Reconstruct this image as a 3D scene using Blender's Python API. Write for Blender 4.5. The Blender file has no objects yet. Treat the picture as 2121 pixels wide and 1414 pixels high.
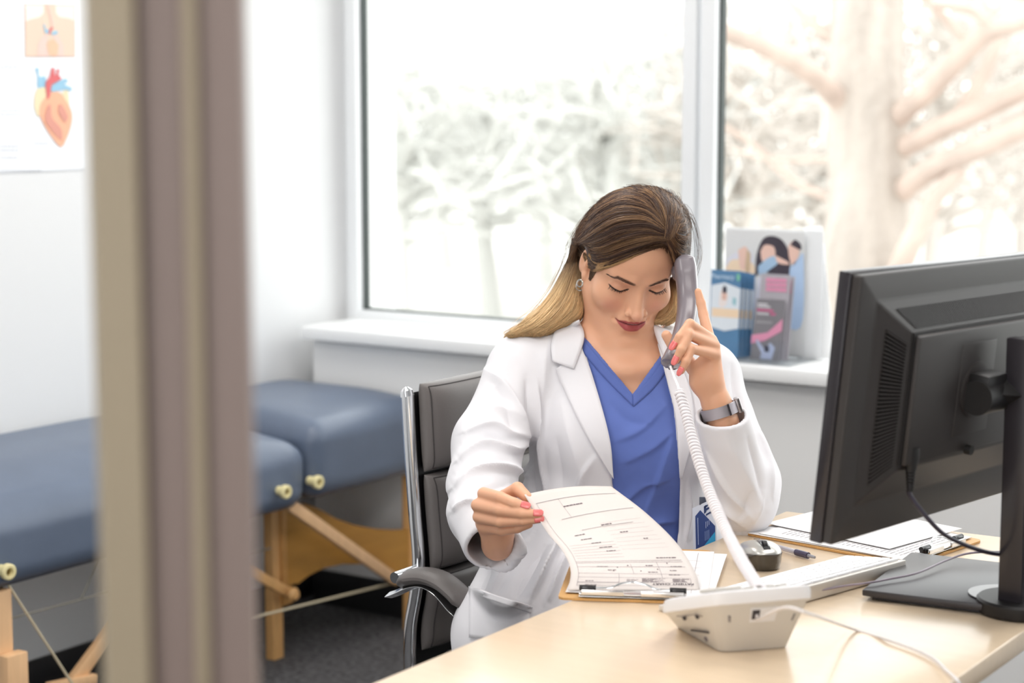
import bpy, bmesh, math, random
import numpy as np
from mathutils import Vector, Matrix, Quaternion
random.seed(7); RNG = np.random.RandomState(7)
SC = bpy.context.scene
COL = SC.collection

# ---------------------------------------------------------------- camera
CAM_H = 1.45
FPX = 3900.0
PITCH = math.atan(507/3900); YAW = math.radians(33.8)
FW = np.array([-math.sin(YAW)*math.cos(PITCH), math.cos(YAW)*math.cos(PITCH), -math.sin(PITCH)])
RT = np.array([math.cos(YAW), math.sin(YAW), 0.0])
UP = np.cross(RT, FW)
CO = np.array([0, 0, CAM_H])
cam_data = bpy.data.cameras.new('camera')
cam = bpy.data.objects.new('camera', cam_data); COL.objects.link(cam)
cam_data.sensor_width = 36.0
cam_data.lens = FPX/2121*36.0
cam_data.clip_start = 0.05; cam_data.clip_end = 300
cam.location = CO
cam.rotation_euler = (math.pi/2-PITCH, 0, YAW)
cam_data.dof.use_dof = True
cam_data.dof.focus_distance = 3.06
cam_data.dof.aperture_fstop = 3.2
SC.camera = cam

# ---------------------------------------------------------------- light and exposure
SC.view_settings.view_transform = 'Standard'
SC.view_settings.look = 'None'
SC.view_settings.gamma = 1
SC.view_settings.exposure = 0.12
try: SC.view_settings.use_curve_mapping = False
except Exception: pass
world = bpy.data.worlds.new('overcast_sky'); SC.world = world; world.use_nodes = True
wn = world.node_tree; bg = wn.nodes['Background']
bg.inputs[0].default_value = (1.0, 1.0, 1.0, 1); bg.inputs[1].default_value = 3.0
def area(name, loc, rot, sx, sy, power, col=(1,1,1)):
    l = bpy.data.lights.new(name, 'AREA'); l.shape = 'RECTANGLE'; l.size = sx; l.size_y = sy
    l.energy = power; l.color = col
    o = bpy.data.objects.new(name, l); COL.objects.link(o); o.location = loc; o.rotation_euler = rot
    return o
for i, (x, y) in enumerate([(-2.6, 3.0), (-0.9, 3.2), (-1.9, 1.2), (-0.3, 1.3), (-0.6, -0.9)]):
    area('ceiling_fill_lamp', (x, y, 2.66), (0, 0, 0), 0.58, 1.18, 18, (1.0, 0.965, 0.93))  # unseen lamps added under the ceiling as ambient fill

SC.cycles.use_denoising = True
SC.cycles.max_bounces = 8; SC.cycles.transparent_max_bounces = 16
SC.cycles.caustics_reflective = False; SC.cycles.caustics_refractive = False
SC.cycles.sample_clamp_indirect = 6.0

# ---------------------------------------------------------------- measuring helpers (pixel of the photo -> point of the place)
def ray(x, y): return FW + RT*(x-1060.5)/FPX - UP*(y-707.)/FPX
def PZ(x, y, z): r = ray(x, y); return CO + r*((z-CAM_H)/r[2])
def PY(x, y, Y): r = ray(x, y); return CO + r*(Y/r[1])
def PX(x, y, X): r = ray(x, y); return CO + r*(X/r[0])
def PD(x, y, d): return CO + ray(x, y)*d

# ---------------------------------------------------------------- materials
def srgb(r, g, b):
    f = lambda c: c/12.92 if c <= .04045 else ((c+.055)/1.055)**2.4
    return (f(r/255.), f(g/255.), f(b/255.))
MATS = {}
def mat(name, col, rough=.5, metal=0., spec=.5, sss=0., sss_col=None, coat=0., noise=None, bump=None, attr=None, sheen=0., alpha=1., trans=0., tone=None):
    """col linear rgb. noise=(scale, amount) tonal variation; bump=(scale, strength, distance); tone=(scale vector, amount) stretched grain"""
    if name in MATS: return MATS[name]
    m = bpy.data.materials.new(name); m.use_nodes = True; nt = m.node_tree; N = nt.nodes; L = nt.links
    b = N['Principled BSDF']
    b.inputs['Base Color'].default_value = (*col, 1); b.inputs['Roughness'].default_value = rough
    b.inputs['Metallic'].default_value = metal
    b.inputs['Specular IOR Level'].default_value = spec
    if sss: 
        b.inputs['Subsurface Weight'].default_value = sss; b.inputs['Subsurface Radius'].default_value = (1., .35, .2); b.inputs['Subsurface Scale'].default_value = .008
    if coat: b.inputs['Coat Weight'].default_value = coat; b.inputs['Coat Roughness'].default_value = .1
    if sheen: b.inputs['Sheen Weight'].default_value = sheen
    if trans: b.inputs['Transmission Weight'].default_value = trans
    if alpha < 1: b.inputs['Alpha'].default_value = alpha
    src = None
    if attr:
        a = N.new('ShaderNodeAttribute'); a.attribute_name = attr; src = a.outputs['Color']
    tc = N.new('ShaderNodeTexCoord')
    if noise or tone:
        nz = N.new('ShaderNodeTexNoise'); nz.inputs['Detail'].default_value = 5
        if tone:
            mp = N.new('ShaderNodeMapping'); mp.inputs['Scale'].default_value = tone[0]
            L.new(tc.outputs['Object'], mp.inputs[0]); L.new(mp.outputs[0], nz.inputs['Vector']); nz.inputs['Scale'].default_value = 1; am = tone[1]
        else:
            L.new(tc.outputs['Object'], nz.inputs['Vector']); nz.inputs['Scale'].default_value = noise[0]; am = noise[1]
        mr = N.new('ShaderNodeMapRange'); mr.inputs[1].default_value = .3; mr.inputs[2].default_value = .7
        mr.inputs[3].default_value = 1-am; mr.inputs[4].default_value = 1+am
        L.new(nz.outputs[0], mr.inputs[0])
        mx = N.new('ShaderNodeVectorMath'); mx.operation = 'SCALE'
        if src: L.new(src, mx.inputs[0])
        else: mx.inputs[0].default_value = col
        L.new(mr.outputs[0], mx.inputs['Scale']); src = mx.outputs[0]
    if src: L.new(src, b.inputs['Base Color'])
    if bump:
        nb = N.new('ShaderNodeTexNoise'); nb.inputs['Scale'].default_value = bump[0]; nb.inputs['Detail'].default_value = 4
        L.new(tc.outputs['Object'], nb.inputs['Vector'])
        bp = N.new('ShaderNodeBump'); bp.inputs['Strength'].default_value = bump[1]; bp.inputs['Distance'].default_value = bump[2]
        L.new(nb.outputs[0], bp.inputs['Height']); L.new(bp.outputs[0], b.inputs['Normal'])
    MATS[name] = m; return m
def glass_mat(name, tint=(1,1,1), refl=.08):
    m = bpy.data.materials.new(name); m.use_nodes = True; nt = m.node_tree; N = nt.nodes; L = nt.links
    N.clear(); out = N.new('ShaderNodeOutputMaterial'); t = N.new('ShaderNodeBsdfTransparent'); t.inputs[0].default_value = (*tint, 1)
    g = N.new('ShaderNodeBsdfGlossy'); g.inputs['Roughness'].default_value = .02
    f = N.new('ShaderNodeLayerWeight'); f.inputs[0].default_value = .3
    mu = N.new('ShaderNodeMath'); mu.operation = 'MULTIPLY'; mu.inputs[1].default_value = refl*3; L.new(f.outputs['Fresnel'], mu.inputs[0])
    mx = N.new('ShaderNodeMixShader'); L.new(mu.outputs[0], mx.inputs[0]); L.new(t.outputs[0], mx.inputs[1]); L.new(g.outputs[0], mx.inputs[2]); L.new(mx.outputs[0], out.inputs[0])
    MATS[name] = m; return m

# ---------------------------------------------------------------- object helpers
def V(p): return Vector([float(c) for c in p])
def tag(o, label=None, cat=None, group=None, kind=None):
    if label: o['label'] = label
    if cat: o['category'] = cat
    if group: o['group'] = group
    if kind: o['kind'] = kind
    return o
def empty(name, loc, label, cat, group=None, rz=0):
    o = bpy.data.objects.new(name, None); COL.objects.link(o); o.location = V(loc); o.rotation_euler = (0, 0, rz)
    o.empty_display_size = .05
    return tag(o, label, cat, group)
def link_mesh(name, me, m=None, parent=None, smooth=True):
    if m is not None:
        for mm in (m if isinstance(m, (list, tuple)) else [m]): me.materials.append(mm)
    if smooth:
        me.polygons.foreach_set('use_smooth', [True]*len(me.polygons))
    o = bpy.data.objects.new(name, me); COL.objects.link(o)
    if parent is not None:
        o.parent = parent
        p = parent; M = Matrix.Identity(4)
        chain = []
        while p is not None: chain.append(p); p = p.parent
        for q in reversed(chain): M = M @ q.matrix_basis
        o.matrix_basis = M.inverted()          # mesh data is given in world coordinates
    return o
def from_pd(name, verts, faces, m=None, parent=None, smooth=True):
    me = bpy.data.meshes.new(name); me.from_pydata([tuple(map(float, v)) for v in verts], [], [tuple(int(i) for i in f) for f in faces]); me.update()
    return link_mesh(name, me, m, parent, smooth)
def auto_smooth(o, ang=35):
    me = o.data
    bm = bmesh.new(); bm.from_mesh(me)
    a = math.radians(ang)
    for e in bm.edges:
        if len(e.link_faces) == 2 and e.calc_face_angle(0) > a: e.smooth = False
    bm.to_mesh(me); bm.free()
class MB:
    """collects boxes, prisms and tubes into one mesh"""
    def __init__(s): s.v = []; s.f = []; s.mi = []
    def add(s, vs, fs, mi=0):
        n = len(s.v); s.v += [tuple(map(float, v)) for v in vs]; s.f += [tuple(i+n for i in f) for f in fs]; s.mi += [mi]*len(fs); return s
    def box(s, lo, hi, mi=0, M=None, bevel=0.0):
        bm = bmesh.new(); bmesh.ops.create_cube(bm, size=1)
        lo = Vector(lo); hi = Vector(hi)
        for v in bm.verts: v.co = Vector([(lo[i]+hi[i])/2 + v.co[i]*(hi[i]-lo[i]) for i in range(3)])
        if bevel: bmesh.ops.bevel(bm, geom=bm.edges[:], offset=bevel, segments=2, profile=.5, affect='EDGES')
        if M is not None: bm.transform(M)
        s.bm(bm, mi); return s
    def bm(s, bm, mi=0):
        bm.verts.index_update()
        s.add([v.co[:] for v in bm.verts], [[v.index for v in f.verts] for f in bm.faces], mi); bm.free()
    def prism(s, poly, ax, mi=0, bevel=0.0):
        """poly: list of 3-D points in a plane, ax: extrusion vector"""
        bm = bmesh.new(); vs = [bm.verts.new(V(p)) for p in poly]; f = bm.faces.new(vs)
        r = bmesh.ops.extrude_face_region(bm, geom=[f]); nv = [g for g in r['geom'] if isinstance(g, bmesh.types.BMVert)]
        bmesh.ops.translate(bm, verts=nv, vec=V(ax)); bmesh.ops.recalc_face_normals(bm, faces=bm.faces[:])
        if bevel: bmesh.ops.bevel(bm, geom=bm.edges[:], offset=bevel, segments=3, profile=.5, affect='EDGES')
        s.bm(bm, mi); return s
    def tube(s, pts, rad, n=12, mi=0, caps=True, flat=1.0, refn=None):
        P = [V(p) for p in pts]; R = rad if isinstance(rad, (list, tuple, np.ndarray)) else [rad]*len(P)
        T = []
        for i in range(len(P)):
            t = P[min(i+1, len(P)-1)]-P[max(i-1, 0)]; T.append(t.normalized() if t.length > 1e-9 else Vector((0,0,1)))
        nrm = V(refn) if refn is not None else (Vector((0,0,1)) if abs(T[0].z) < .9 else Vector((1,0,0)))
        nrm = (nrm-T[0]*nrm.dot(T[0])).normalized(); vs = []; fs = []
        for i, p in enumerate(P):
            nrm = (nrm-T[i]*nrm.dot(T[i])).normalized(); b = T[i].cross(nrm)
            for k in range(n):
                a = 2*math.pi*k/n; vs.append(p + nrm*math.cos(a)*R[i]*flat + b*math.sin(a)*R[i])
        for i in range(len(P)-1):
            for k in range(n):
                fs.append((i*n+k, i*n+(k+1) % n, (i+1)*n+(k+1) % n, (i+1)*n+k))
        if caps: fs.append(tuple(range(n))[::-1]); fs.append(tuple((len(P)-1)*n+k for k in range(n)))
        s.add(vs, fs, mi); return s
    def cyl(s, a, b, r, n=20, mi=0, r2=None): return s.tube([a, b], [r, r if r2 is None else r2], n, mi)
    def lathe(s, prof, c, ax=(0,0,1), n=32, mi=0):
        ax = V(ax).normalized(); x = ax.orthogonal().normalized(); y = ax.cross(x); vs = []; fs = []
        for (r, h) in prof:
            for k in range(n):
                a = 2*math.pi*k/n; vs.append(V(c)+ax*h+x*r*math.cos(a)+y*r*math.sin(a))
        for i in range(len(prof)-1):
            for k in range(n): fs.append((i*n+k, i*n+(k+1) % n, (i+1)*n+(k+1) % n, (i+1)*n+k))
        fs.append(tuple(range(n))[::-1]); fs.append(tuple((len(prof)-1)*n+k for k in range(n)))
        s.add(vs, fs, mi); return s
    def build(s, name, m=None, parent=None, ang=35, smooth=True):
        me = bpy.data.meshes.new(name); me.from_pydata(s.v, [], s.f); 
        bm = bmesh.new(); bm.from_mesh(me); bmesh.ops.recalc_face_normals(bm, faces=bm.faces[:]); bm.to_mesh(me); bm.free()
        me.update()
        o = link_mesh(name, me, m, parent, smooth)
        me.polygons.foreach_set('material_index', s.mi)
        if smooth: auto_smooth(o, ang)
        return o
def frame_matrix(o, x, y, z):
    M = Matrix.Identity(4)
    for i, a in enumerate((x, y, z)):
        a = V(a)
        for j in range(3): M[j][i] = a[j]
    for j in range(3): M[j][3] = float(o[j])
    return M
def spline(pts, n):
    """Catmull-Rom through points (any dimension)"""
    P = np.array(pts, float); out = []
    if len(P) == 2: return [P[0]+(P[1]-P[0])*t for t in np.linspace(0, 1, n)]
    E = np.vstack([2*P[0]-P[1], P, 2*P[-1]-P[-2]]); m = len(P)-1
    for t in np.linspace(0, m-1e-9, n):
        i = int(t); u = t-i; a, b, c, d = E[i], E[i+1], E[i+2], E[i+3]
        out.append(.5*((2*b)+(-a+c)*u+(2*a-5*b+4*c-d)*u*u+(-a+3*b-3*c+d)*u**3))
    return out
def text_mesh(s, size, font_bold=False):
    """flat glyph mesh: list of verts (x,y), faces; origin centre"""
    cu = bpy.data.curves.new('glyphs', 'FONT'); cu.body = s; cu.size = size; cu.align_x = 'CENTER'; cu.align_y = 'CENTER'
    cu.resolution_u = 3
    if font_bold: cu.offset = size*.018
    o = bpy.data.objects.new('glyphs', cu); COL.objects.link(o)
    dg = bpy.context.evaluated_depsgraph_get(); me = bpy.data.meshes.new_from_object(o.evaluated_get(dg))
    v = [tuple(p.co) for p in me.vertices]; f = [tuple(p.vertices) for p in me.polygons]
    bpy.data.objects.remove(o); bpy.data.curves.remove(cu); bpy.data.meshes.remove(me)
    return v, f
# ================================================================ the room
XL = -3.50; YW = 4.10; YG = 4.34; XR = 1.9; ZC = 2.70; YB = -2.2
ZS = 0.806
wallm = mat('wall_paint', srgb(229, 230, 231), .75, bump=(220, .05, .002))
wallg = mat('wall_paint_grey', srgb(240, 240, 239), .75, bump=(220, .05, .002))
whitem = mat('white_trim', srgb(244, 245, 245), .35)
def struct(name, mb, m, **k): o = mb.build(name, m, **k); o['kind'] = 'structure'; return o
# carpet
cm = mat('carpet', srgb(92, 91, 93), .95, noise=(60, .55), bump=(400, .8, .01))
struct('floor', MB().box((XL-.2, YB, -.06), (XR+.2, YG+.3, 0)), cm)
struct('ceiling', MB().box((XL-.2, YB, ZC), (XR+.2, YG+.3, ZC+.1)), wallm)
struct('wall_left', MB().box((XL-.15, YB, 0), (XL, YG+.25, ZC)), wallm)
# the side of the room behind the camera: unseen wall, its wide opening added to let in frontal fill light
struct('wall_back', MB().box((XL, YB-.1, 0), (XR, YB, .5)).box((XL, YB-.1, 2.3), (XR, YB, ZC)).box((XL, YB-.1, .5), (-1.9, YB, 2.3)).box((1.0, YB-.1, .5), (XR, YB, 2.3)), wallm)
struct('wall_right', MB().box((XR, YB, 0), (XR+.15, YG+.25, ZC)), wallm)
# window wall: a low grey apron, a deep sill and the band above the glass
struct('wall_window', MB().box((XL+.075, YW, 0), (XR, YG+.2, ZS-.045)).box((XL, YW+.12, 0), (XL+.075, YG+.2, ZS-.03)).box((XL, YG-.02, 2.45), (XR, YG+.2, ZC)).box((XL, YG+.02, ZS-.05), (XL+.03, YG+.2, 2.46)), wallg)
struct('trim_1', MB().box((XL+.065, YW-.045, ZS-.035), (XR, YG, ZS), bevel=.003), whitem)['label'] = 'white window sill'
struct('baseboard_window', MB().box((XL+.075, YW-.012, 0), (XR, YW, .1), bevel=.002), mat('base_black', srgb(32, 31, 33), .5))
struct('baseboard_left', MB().box((XL, YB, 0), (XL+.012, YG-.02, .07), bevel=.002), MATS['base_black'])
# windows: frame, dark gasket, pane
gm = glass_mat('window_glass', (.97, .985, .98), .05)
gask = mat('gasket', srgb(52, 62, 60), .5)
frm = mat('window_frame_white', srgb(232, 234, 236), .35)
def window(i, x0, x1, z0, z1):
    e = bpy.data.objects.new('window_%d' % i, None); COL.objects.link(e); e.location = ((x0+x1)/2, YG, z0); e['kind'] = 'structure'
    w = .04
    fr = MB(); fr.box((x0-w, YG-.035, z0-w), (x0, YG+.016, z1+w), bevel=.003).box((x1, YG-.035, z0-w), (x1+w, YG+.016, z1+w), bevel=.003)
    fr.box((x0-w, YG-.03, z0-w), (x1+w, YG+.016, z0), bevel=.003).box((x0-w, YG-.03, z1), (x1+w, YG+.016, z1+w), bevel=.003)
    fr.build('window_frame', frm, e)
    g = .007; gk = MB().box((x0, YG-.010, z0), (x0+g, YG+.014, z1)).box((x1-g, YG-.010, z0), (x1, YG+.014, z1)).box((x0, YG-.010, z0), (x1, YG+.014, z0+g*.7)).box((x0, YG-.010, z1-g), (x1, YG+.014, z1))
    gk.build('gasket', gask, e)
    MB().box((x0+g, YG+.008, z0+g*.7), (x1-g, YG+.014, z1-g)).build('pane', gm, e, smooth=False)
window(1, -3.425, -2.356, .83, 2.40)
window(2, -2.262, -0.35, .83, 2.40)
window(3, -0.26, XR-.1, .83, 2.40)
# ceiling panels added out of frame as housings of the fill lamps
for i, (x, y) in enumerate([(-2.6, 3.0), (-0.9, 3.2), (-1.9, 1.2), (-0.3, 1.3), (-0.6, -0.9)]):
    o = MB().box((x-.31, y-.61, 2.665), (x+.31, y+.61, 2.7), bevel=.004).build('ceiling_fill_panel', whitem)
    tag(o, 'added white fill light panel on the ceiling '+['above the treatment tables', 'above the far end of the desk', 'in the middle of the room by the door frame', 'above the near end of the desk', 'at the back of the room behind the viewer'][i], 'ceiling light', 'added ceiling fill lights')
# ================================================================ door frame close to the camera
def door_jamb():
    tan = mat('jamb_tan', srgb(160, 145, 120), .45, noise=(300, .03))
    mauve = mat('jamb_mauve', srgb(136, 118, 110), .45, noise=(300, .03))
    d = 1.17
    # profile across the view, in metres from the left edge; steps in depth like a pressed-metal frame
    def at(x, dd): return PD(x, 707, dd)
    prof = [(193, d+.06), (197, d+.005), (200, d), (293, d), (296, d+.004), (299, d+.010), (388, d+.010), (391, d+.002), (394, d), (418, d), (421, d+.003), (424, d+.008), (514, d+.008), (519, d+.012), (524, d+.07)]
    cols = [0, 0, 0, 0, 1, 1, 1, 0, 0, 0, 1, 1, 1, 1]
    o = empty('door_frame', (*at(360, d)[:2], 0), 'blurred tan and mauve metal door frame standing close in the foreground', 'door frame')
    pts = [at(x, q)[:2] for x, q in prof]; back = [at(x, d+.09)[:2] for x in (524, 193)]
    loop = pts+back; vs = []; fs = []; n = len(loop)
    for z in (0, 2.3): vs += [(p[0], p[1], z) for p in loop]
    fs = [(i, (i+1) % n, n+(i+1) % n, n+i) for i in range(n)]; fs += [tuple(range(n))[::-1], tuple(n+i for i in range(n))]
    mb = MB(); mb.add(vs, fs); mb.mi = cols+[1, 1, 0, 0, 0][:len(fs)-len(cols)]
    mb.build('jamb', [tan, mauve], o, smooth=False)
door_jamb()
# ================================================================ helpers for printed sheets
def patch(name, rows, cols_fn, m, parent=None, nu=24, nv=24, thick=0.0, off=0.0):
    """surface from cols_fn(u,v)->3D"""
    vs = [cols_fn(i/nu, j/nv) for j in range(nv+1) for i in range(nu+1)]
    fs = [(j*(nu+1)+i, j*(nu+1)+i+1, (j+1)*(nu+1)+i+1, (j+1)*(nu+1)+i) for j in range(nv) for i in range(nu)]
    o = from_pd(name, vs, fs, m, parent)
    if thick:
        md = o.modifiers.new('thickness', 'SOLIDIFY'); md.thickness = thick; md.offset = off
    return o
class Sheet:
    """flat or curved sheet S(u,v) with a printed side; marks are thin meshes lifted off it"""
    def __init__(s, fn, nrm, lift=.0006): s.fn = fn; s.n = nrm; s.lift = lift
    def pt(s, u, v): return np.array(s.fn(u, v))+np.array(s.n(u, v))*s.lift
    def quad(s, mb, u0, v0, u1, v1, mi=0, k=6):
        vs = []; fs = []
        for i in range(k+1):
            t = i/k
            if abs(u1-u0) > abs(v1-v0): a, b = (u0+(u1-u0)*t, v0), (u0+(u1-u0)*t, v1)
            else: a, b = (u0, v0+(v1-v0)*t), (u1, v0+(v1-v0)*t)
            vs += [s.pt(*a), s.pt(*b)]
        for i in range(k): fs.append((2*i, 2*i+1, 2*i+3, 2*i+2))
        mb.add(vs, fs, mi)
    def poly(s, mb, pts, mi=0, extra=0.0):
        l = s.lift; s.lift = l+extra
        mb.add([s.pt(u, v) for u, v in pts], [tuple(range(len(pts)))], mi); s.lift = l
    def text(s, mb, txt, u, v, h, su, sv, rot=0, mi=0, bold=False):
        """su, sv: metres to u and v; rot in degrees"""
        vv, ff = text_mesh(txt, h, bold); c, d = math.cos(math.radians(rot)), math.sin(math.radians(rot))
        mb.add([s.pt(u+(x*c-y*d)*su, v+(x*d+y*c)*sv) for x, y, z in vv], ff, mi)
def flat(o, ex, ey): 
    o = np.array(o); ex = np.array(ex); ey = np.array(ey); n = np.cross(ex, ey); n = n/np.linalg.norm(n)
    return Sheet(lambda u, v: o+ex*u+ey*v, lambda u, v: n)
ink = mat('ink_dark', srgb(112, 98, 106), .8); inkg = mat('ink_grey', srgb(150, 140, 146), .8)
paper = mat('paper_white', srgb(230, 228, 228), .75)
def dashes(sh, mb, u, v, n, w, h, gap, rnd, mi=0):
    for i in range(n):
        ww = w*rnd.uniform(.5, 1.3); sh.quad(mb, u, v, u+ww, v+h, mi, 1); u += ww+gap
    return u
# ================================================================ poster on the left wall
def poster():
    X = XL+.003
    e = empty('anatomy_poster', PX(100, 200, X), 'white anatomy poster with a torso picture above a large heart drawing on the left wall', 'poster')
    a = PX(178, 350, X); b = PX(176, -120, X); w = .62
    MB().box((XL, a[1]-w, a[2]), (X, a[1], b[2])).build('sheet', mat('poster_paper', srgb(240, 243, 248), .5), e)
    def q(x, y, k=0): p = PX(x, y, X); p[0] = X+.0008+k*.0004; return p
    Z = 3.535
    def pol(name, pts, c, k=0, z=True):
        pts = [(x/Z, y/Z) if z else (x, y) for x, y in pts]
        P = spline(pts+[pts[0]], len(pts)*5)[:-1] if k != 9 else pts
        mb = MB(); mb.add([q(x, y, k) for x, y in P], [tuple(range(len(P)))]); return mb
    fr = MB(); fr.add([q(50, 8), q(155, 10), q(155, 118), q(52, 118)], [(0, 1, 2, 3)]); T = fr.build('torso_picture', [mat('poster_line', srgb(205, 170, 150), .6)], e, smooth=False)
    mb = MB(); mb.add([q(51.5, 9.5, 1), q(153.5, 11.5, 1), q(153.5, 116.5, 1), q(53.5, 116.5, 1)], [(0, 1, 2, 3)], 0)
    cl = {}
    def put(pts, mi, k): 
        P = [(x/Z, y/Z) for x, y in pts]; mb.add([q(x, y, k) for x, y in P], [tuple(range(len(P)))], mi)
    put([(182, 412), (182, 160), (215, 145), (290, 125), (318, 95), (320, 36), (404, 36), (406, 95), (430, 125), (500, 135), (541, 150), (541, 412)], 1, 2)
    put([(270, 412), (272, 330), (300, 270), (345, 240), (350, 412)], 2, 3); put([(380, 412), (385, 250), (430, 270), (462, 340), (465, 412)], 2, 3)
    put([(345, 300), (390, 285), (425, 330), (415, 405), (385, 412), (350, 390), (335, 330)], 3, 4)
    put([(310, 180), (322, 178), (330, 215), (350, 215), (350, 245), (325, 240), (318, 205)], 4, 5); put([(372, 235), (410, 222), (420, 248), (378, 258)], 4, 5)
    put([(350, 250), (355, 215), (375, 195), (385, 205), (368, 225), (362, 250)], 5, 6); put([(340, 36), (352, 36), (390, 190), (378, 190)], 2, 5)
    mb.build('torso_drawing', [mat('poster_cream', srgb(240, 230, 222), .6), mat('poster_skin', srgb(228, 203, 184), .6), mat('poster_lung', srgb(230, 200, 190), .6), mat('poster_heart_s', srgb(238, 190, 160), .6), mat('poster_blue', srgb(150, 195, 220), .6), mat('poster_red', srgb(215, 110, 110), .6)], T, smooth=False)
    H = MB()
    def hp(pts, mi, k):
        P = spline([(x/Z, y/Z) for x, y in pts+[pts[0]]], len(pts)*4)[:-1]; H.add([q(x, y, k) for x, y in P], [tuple(range(len(P)))], mi)
    hp([(255, 500), (280, 500), (285, 560), (330, 560), (330, 640), (275, 640), (272, 560)], 0, 1)
    hp([(270, 650), (325, 640), (340, 700), (300, 790), (278, 855), (250, 790), (252, 700)], 1, 2)
    hp([(450, 680), (490, 660), (502, 720), (502, 790), (460, 760)], 1, 2)
    hp([(340, 700), (380, 670), (440, 680), (480, 740), (515, 800), (525, 870), (505, 960), (465, 1055), (445, 1072), (420, 1060), (340, 950), (290, 850), (285, 800), (300, 750)], 2, 3)
    hp([(380, 625), (430, 592), (480, 575), (490, 600), (465, 617), (518, 640), (515, 665), (465, 655), (390, 672), (370, 655)], 0, 4)
    hp([(338, 710), (328, 610), (360, 560), (373, 500), (392, 500), (396, 543), (408, 543), (412, 508), (430, 510), (425, 550), (445, 575), (400, 605), (372, 625), (360, 700), (345, 730)], 3, 5)
    hp([(345, 770), (365, 770), (375, 860), (440, 940), (450, 1010), (430, 1015), (345, 920), (325, 850)], 4, 6)
    hp([(425, 765), (450, 770), (490, 850), (480, 885), (465, 890), (425, 830)], 4, 6)
    H.build('heart_drawing', [MATS['poster_blue'], mat('poster_yellow', srgb(233, 218, 182), .6), mat('poster_orange', srgb(240, 180, 148), .6), mat('poster_red2', srgb(214, 105, 108), .6), mat('poster_rose', srgb(218, 152, 136), .6)], e, smooth=False)
    tx = MB(); r = random.Random(3)
    for (x0, x1, y) in [(2, 34, 50), (0, 36, 135), (0, 14, 170), (0, 44, 228), (0, 44, 236), (0, 38, 302), (0, 38, 310), (0, 36, 325), (0, 86, 352), (68, 102, 296), (152, 166, 272), (0, 36, 141)]:
        x = x0
        while x < x1:
            w_ = r.uniform(3, 8); tx.add([q(x, y), q(min(x+w_, x1), y), q(min(x+w_, x1), y+2.2), q(x, y+2.2)], [(0, 1, 2, 3)]); x += w_+1.5
    tx.build('caption_lines', mat('poster_text', srgb(190, 192, 198), .6), e, smooth=False)
poster()
# ================================================================ desk
DZ = .73; DX0 = -1.40; DX1 = -.806; DY1 = 2.985
wood = mat('desk_laminate', srgb(222, 200, 172), .28, tone=((2.0, 60, 60), .035), coat=.15)
wood_e = mat('desk_edge', srgb(206, 184, 152), .4)
desk = empty('office_desk', ((DX0+DX1)/2, 2.0, 0), 'pale maple laminate office desk under the monitor, phone and clipboards', 'desk')
def desk_top():
    mb = MB(); bm = bmesh.new(); r = .012
    mb.prism([(DX0, 1.0, DZ-.03), (DX1, 1.0, DZ-.03), (DX1, DY1, DZ-.03), (DX0, DY1-.03, DZ-.03)], (0, 0, .03), bevel=.0025)
    mb.build('desktop', wood, desk)
desk_top()
MB().box((DX0+.04, 1.05, .06), (DX0+.06, 1.30, DZ-.03)).build('side_panel', wood_e, desk)
for (x, y) in ((DX1-.06, 1.1), (DX1-.06, DY1-.1), (DX0+.3, DY1-.1)):
    MB().box((x-.02, y-.02, 0), (x+.02, y+.02, DZ-.03), bevel=.003).build('leg', mat('leg_metal', srgb(150, 150, 152), .35, metal=.8), desk)
# ================================================================ clipboards
hard = mat('hardboard', srgb(198, 152, 92), .55, noise=(500, .12)); chrome = mat('chrome', (.86, .87, .88), .12, metal=1.)
blackp = mat('black_plastic_clip', srgb(24, 22, 24), .35); steel = mat('clip_steel', (.72, .71, .70), .22, metal=1.)
def clipboard(name, o, ex, ey, w, h, label, nsheets=0, clipw=.105):
    """o: clip-side left corner on the desk, ex along the clip edge, ey away from the clip"""
    o = np.array(o, float); ex = np.array([ex[0], ex[1], 0.])/np.hypot(*ex[:2]); ey = np.array([ey[0], ey[1], 0.])/np.hypot(*ey[:2]); ez = np.array([0, 0, 1.])
    M = frame_matrix(o, ex, ey, ez)
    e = empty(name, o+ex*w/2+ey*h/2, label, 'clipboard')
    P = []
    for cx, cy, a0 in ((w-.012, .012, -90), (w-.012, h-.012, 0), (.012, h-.012, 90), (.012, .012, 180)):
        for k in range(5): a = math.radians(a0+k*22.5); P.append(o+ex*(cx+.012*math.cos(a))+ey*(cy+.012*math.sin(a)))
    MB().prism(P, (0, 0, .0035)).build('board', hard, e)
    c = w/2; z = .0045
    cb = MB(); cb.box((c-clipw/2, .004, z), (c+clipw/2, .018, z+.0015), M=M, bevel=.0006)
    # sprung front plate, rolled lip
    cb.box((c-clipw/2+.004, -.001, z+.004), (c-.012, .003, z+.012), M=M, bevel=.001); cb.box((c+.012, -.001, z+.004), (c+clipw/2-.004, .003, z+.012), M=M, bevel=.001)
    cb.box((c-clipw/2, .003, z+.0035), (c+clipw/2, .024, z+.006), M=M, bevel=.001)
    cb.build('clip', steel, e)
    W = MB(); pts = [M @ Vector(p) for p in [(c-clipw*.42, .012, z+.012), (c-clipw*.22, .014, z+.0125), (c-clipw*.12, .02, z+.017), (c, .024, z+.019), (c+clipw*.12, .02, z+.017), (c+clipw*.22, .014, z+.0125), (c+clipw*.42, .012, z+.012)]]
    W.tube(spline(pts, 28), .0014, 8); W.build('clip_lever', chrome, e)
    for s in (-1, 1):
        B = MB(); x = c+s*clipw*.42; B.box((x-.009, .004, z+.004), (x+.009, .017, z+.0145), M=M, bevel=.003); B.cyl(M @ Vector((x-.012, .011, z+.012)), M @ Vector((x+.012, .011, z+.012)), .0042, 12)
        B.build('clip_grip', blackp, e)
    return e, M
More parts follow.
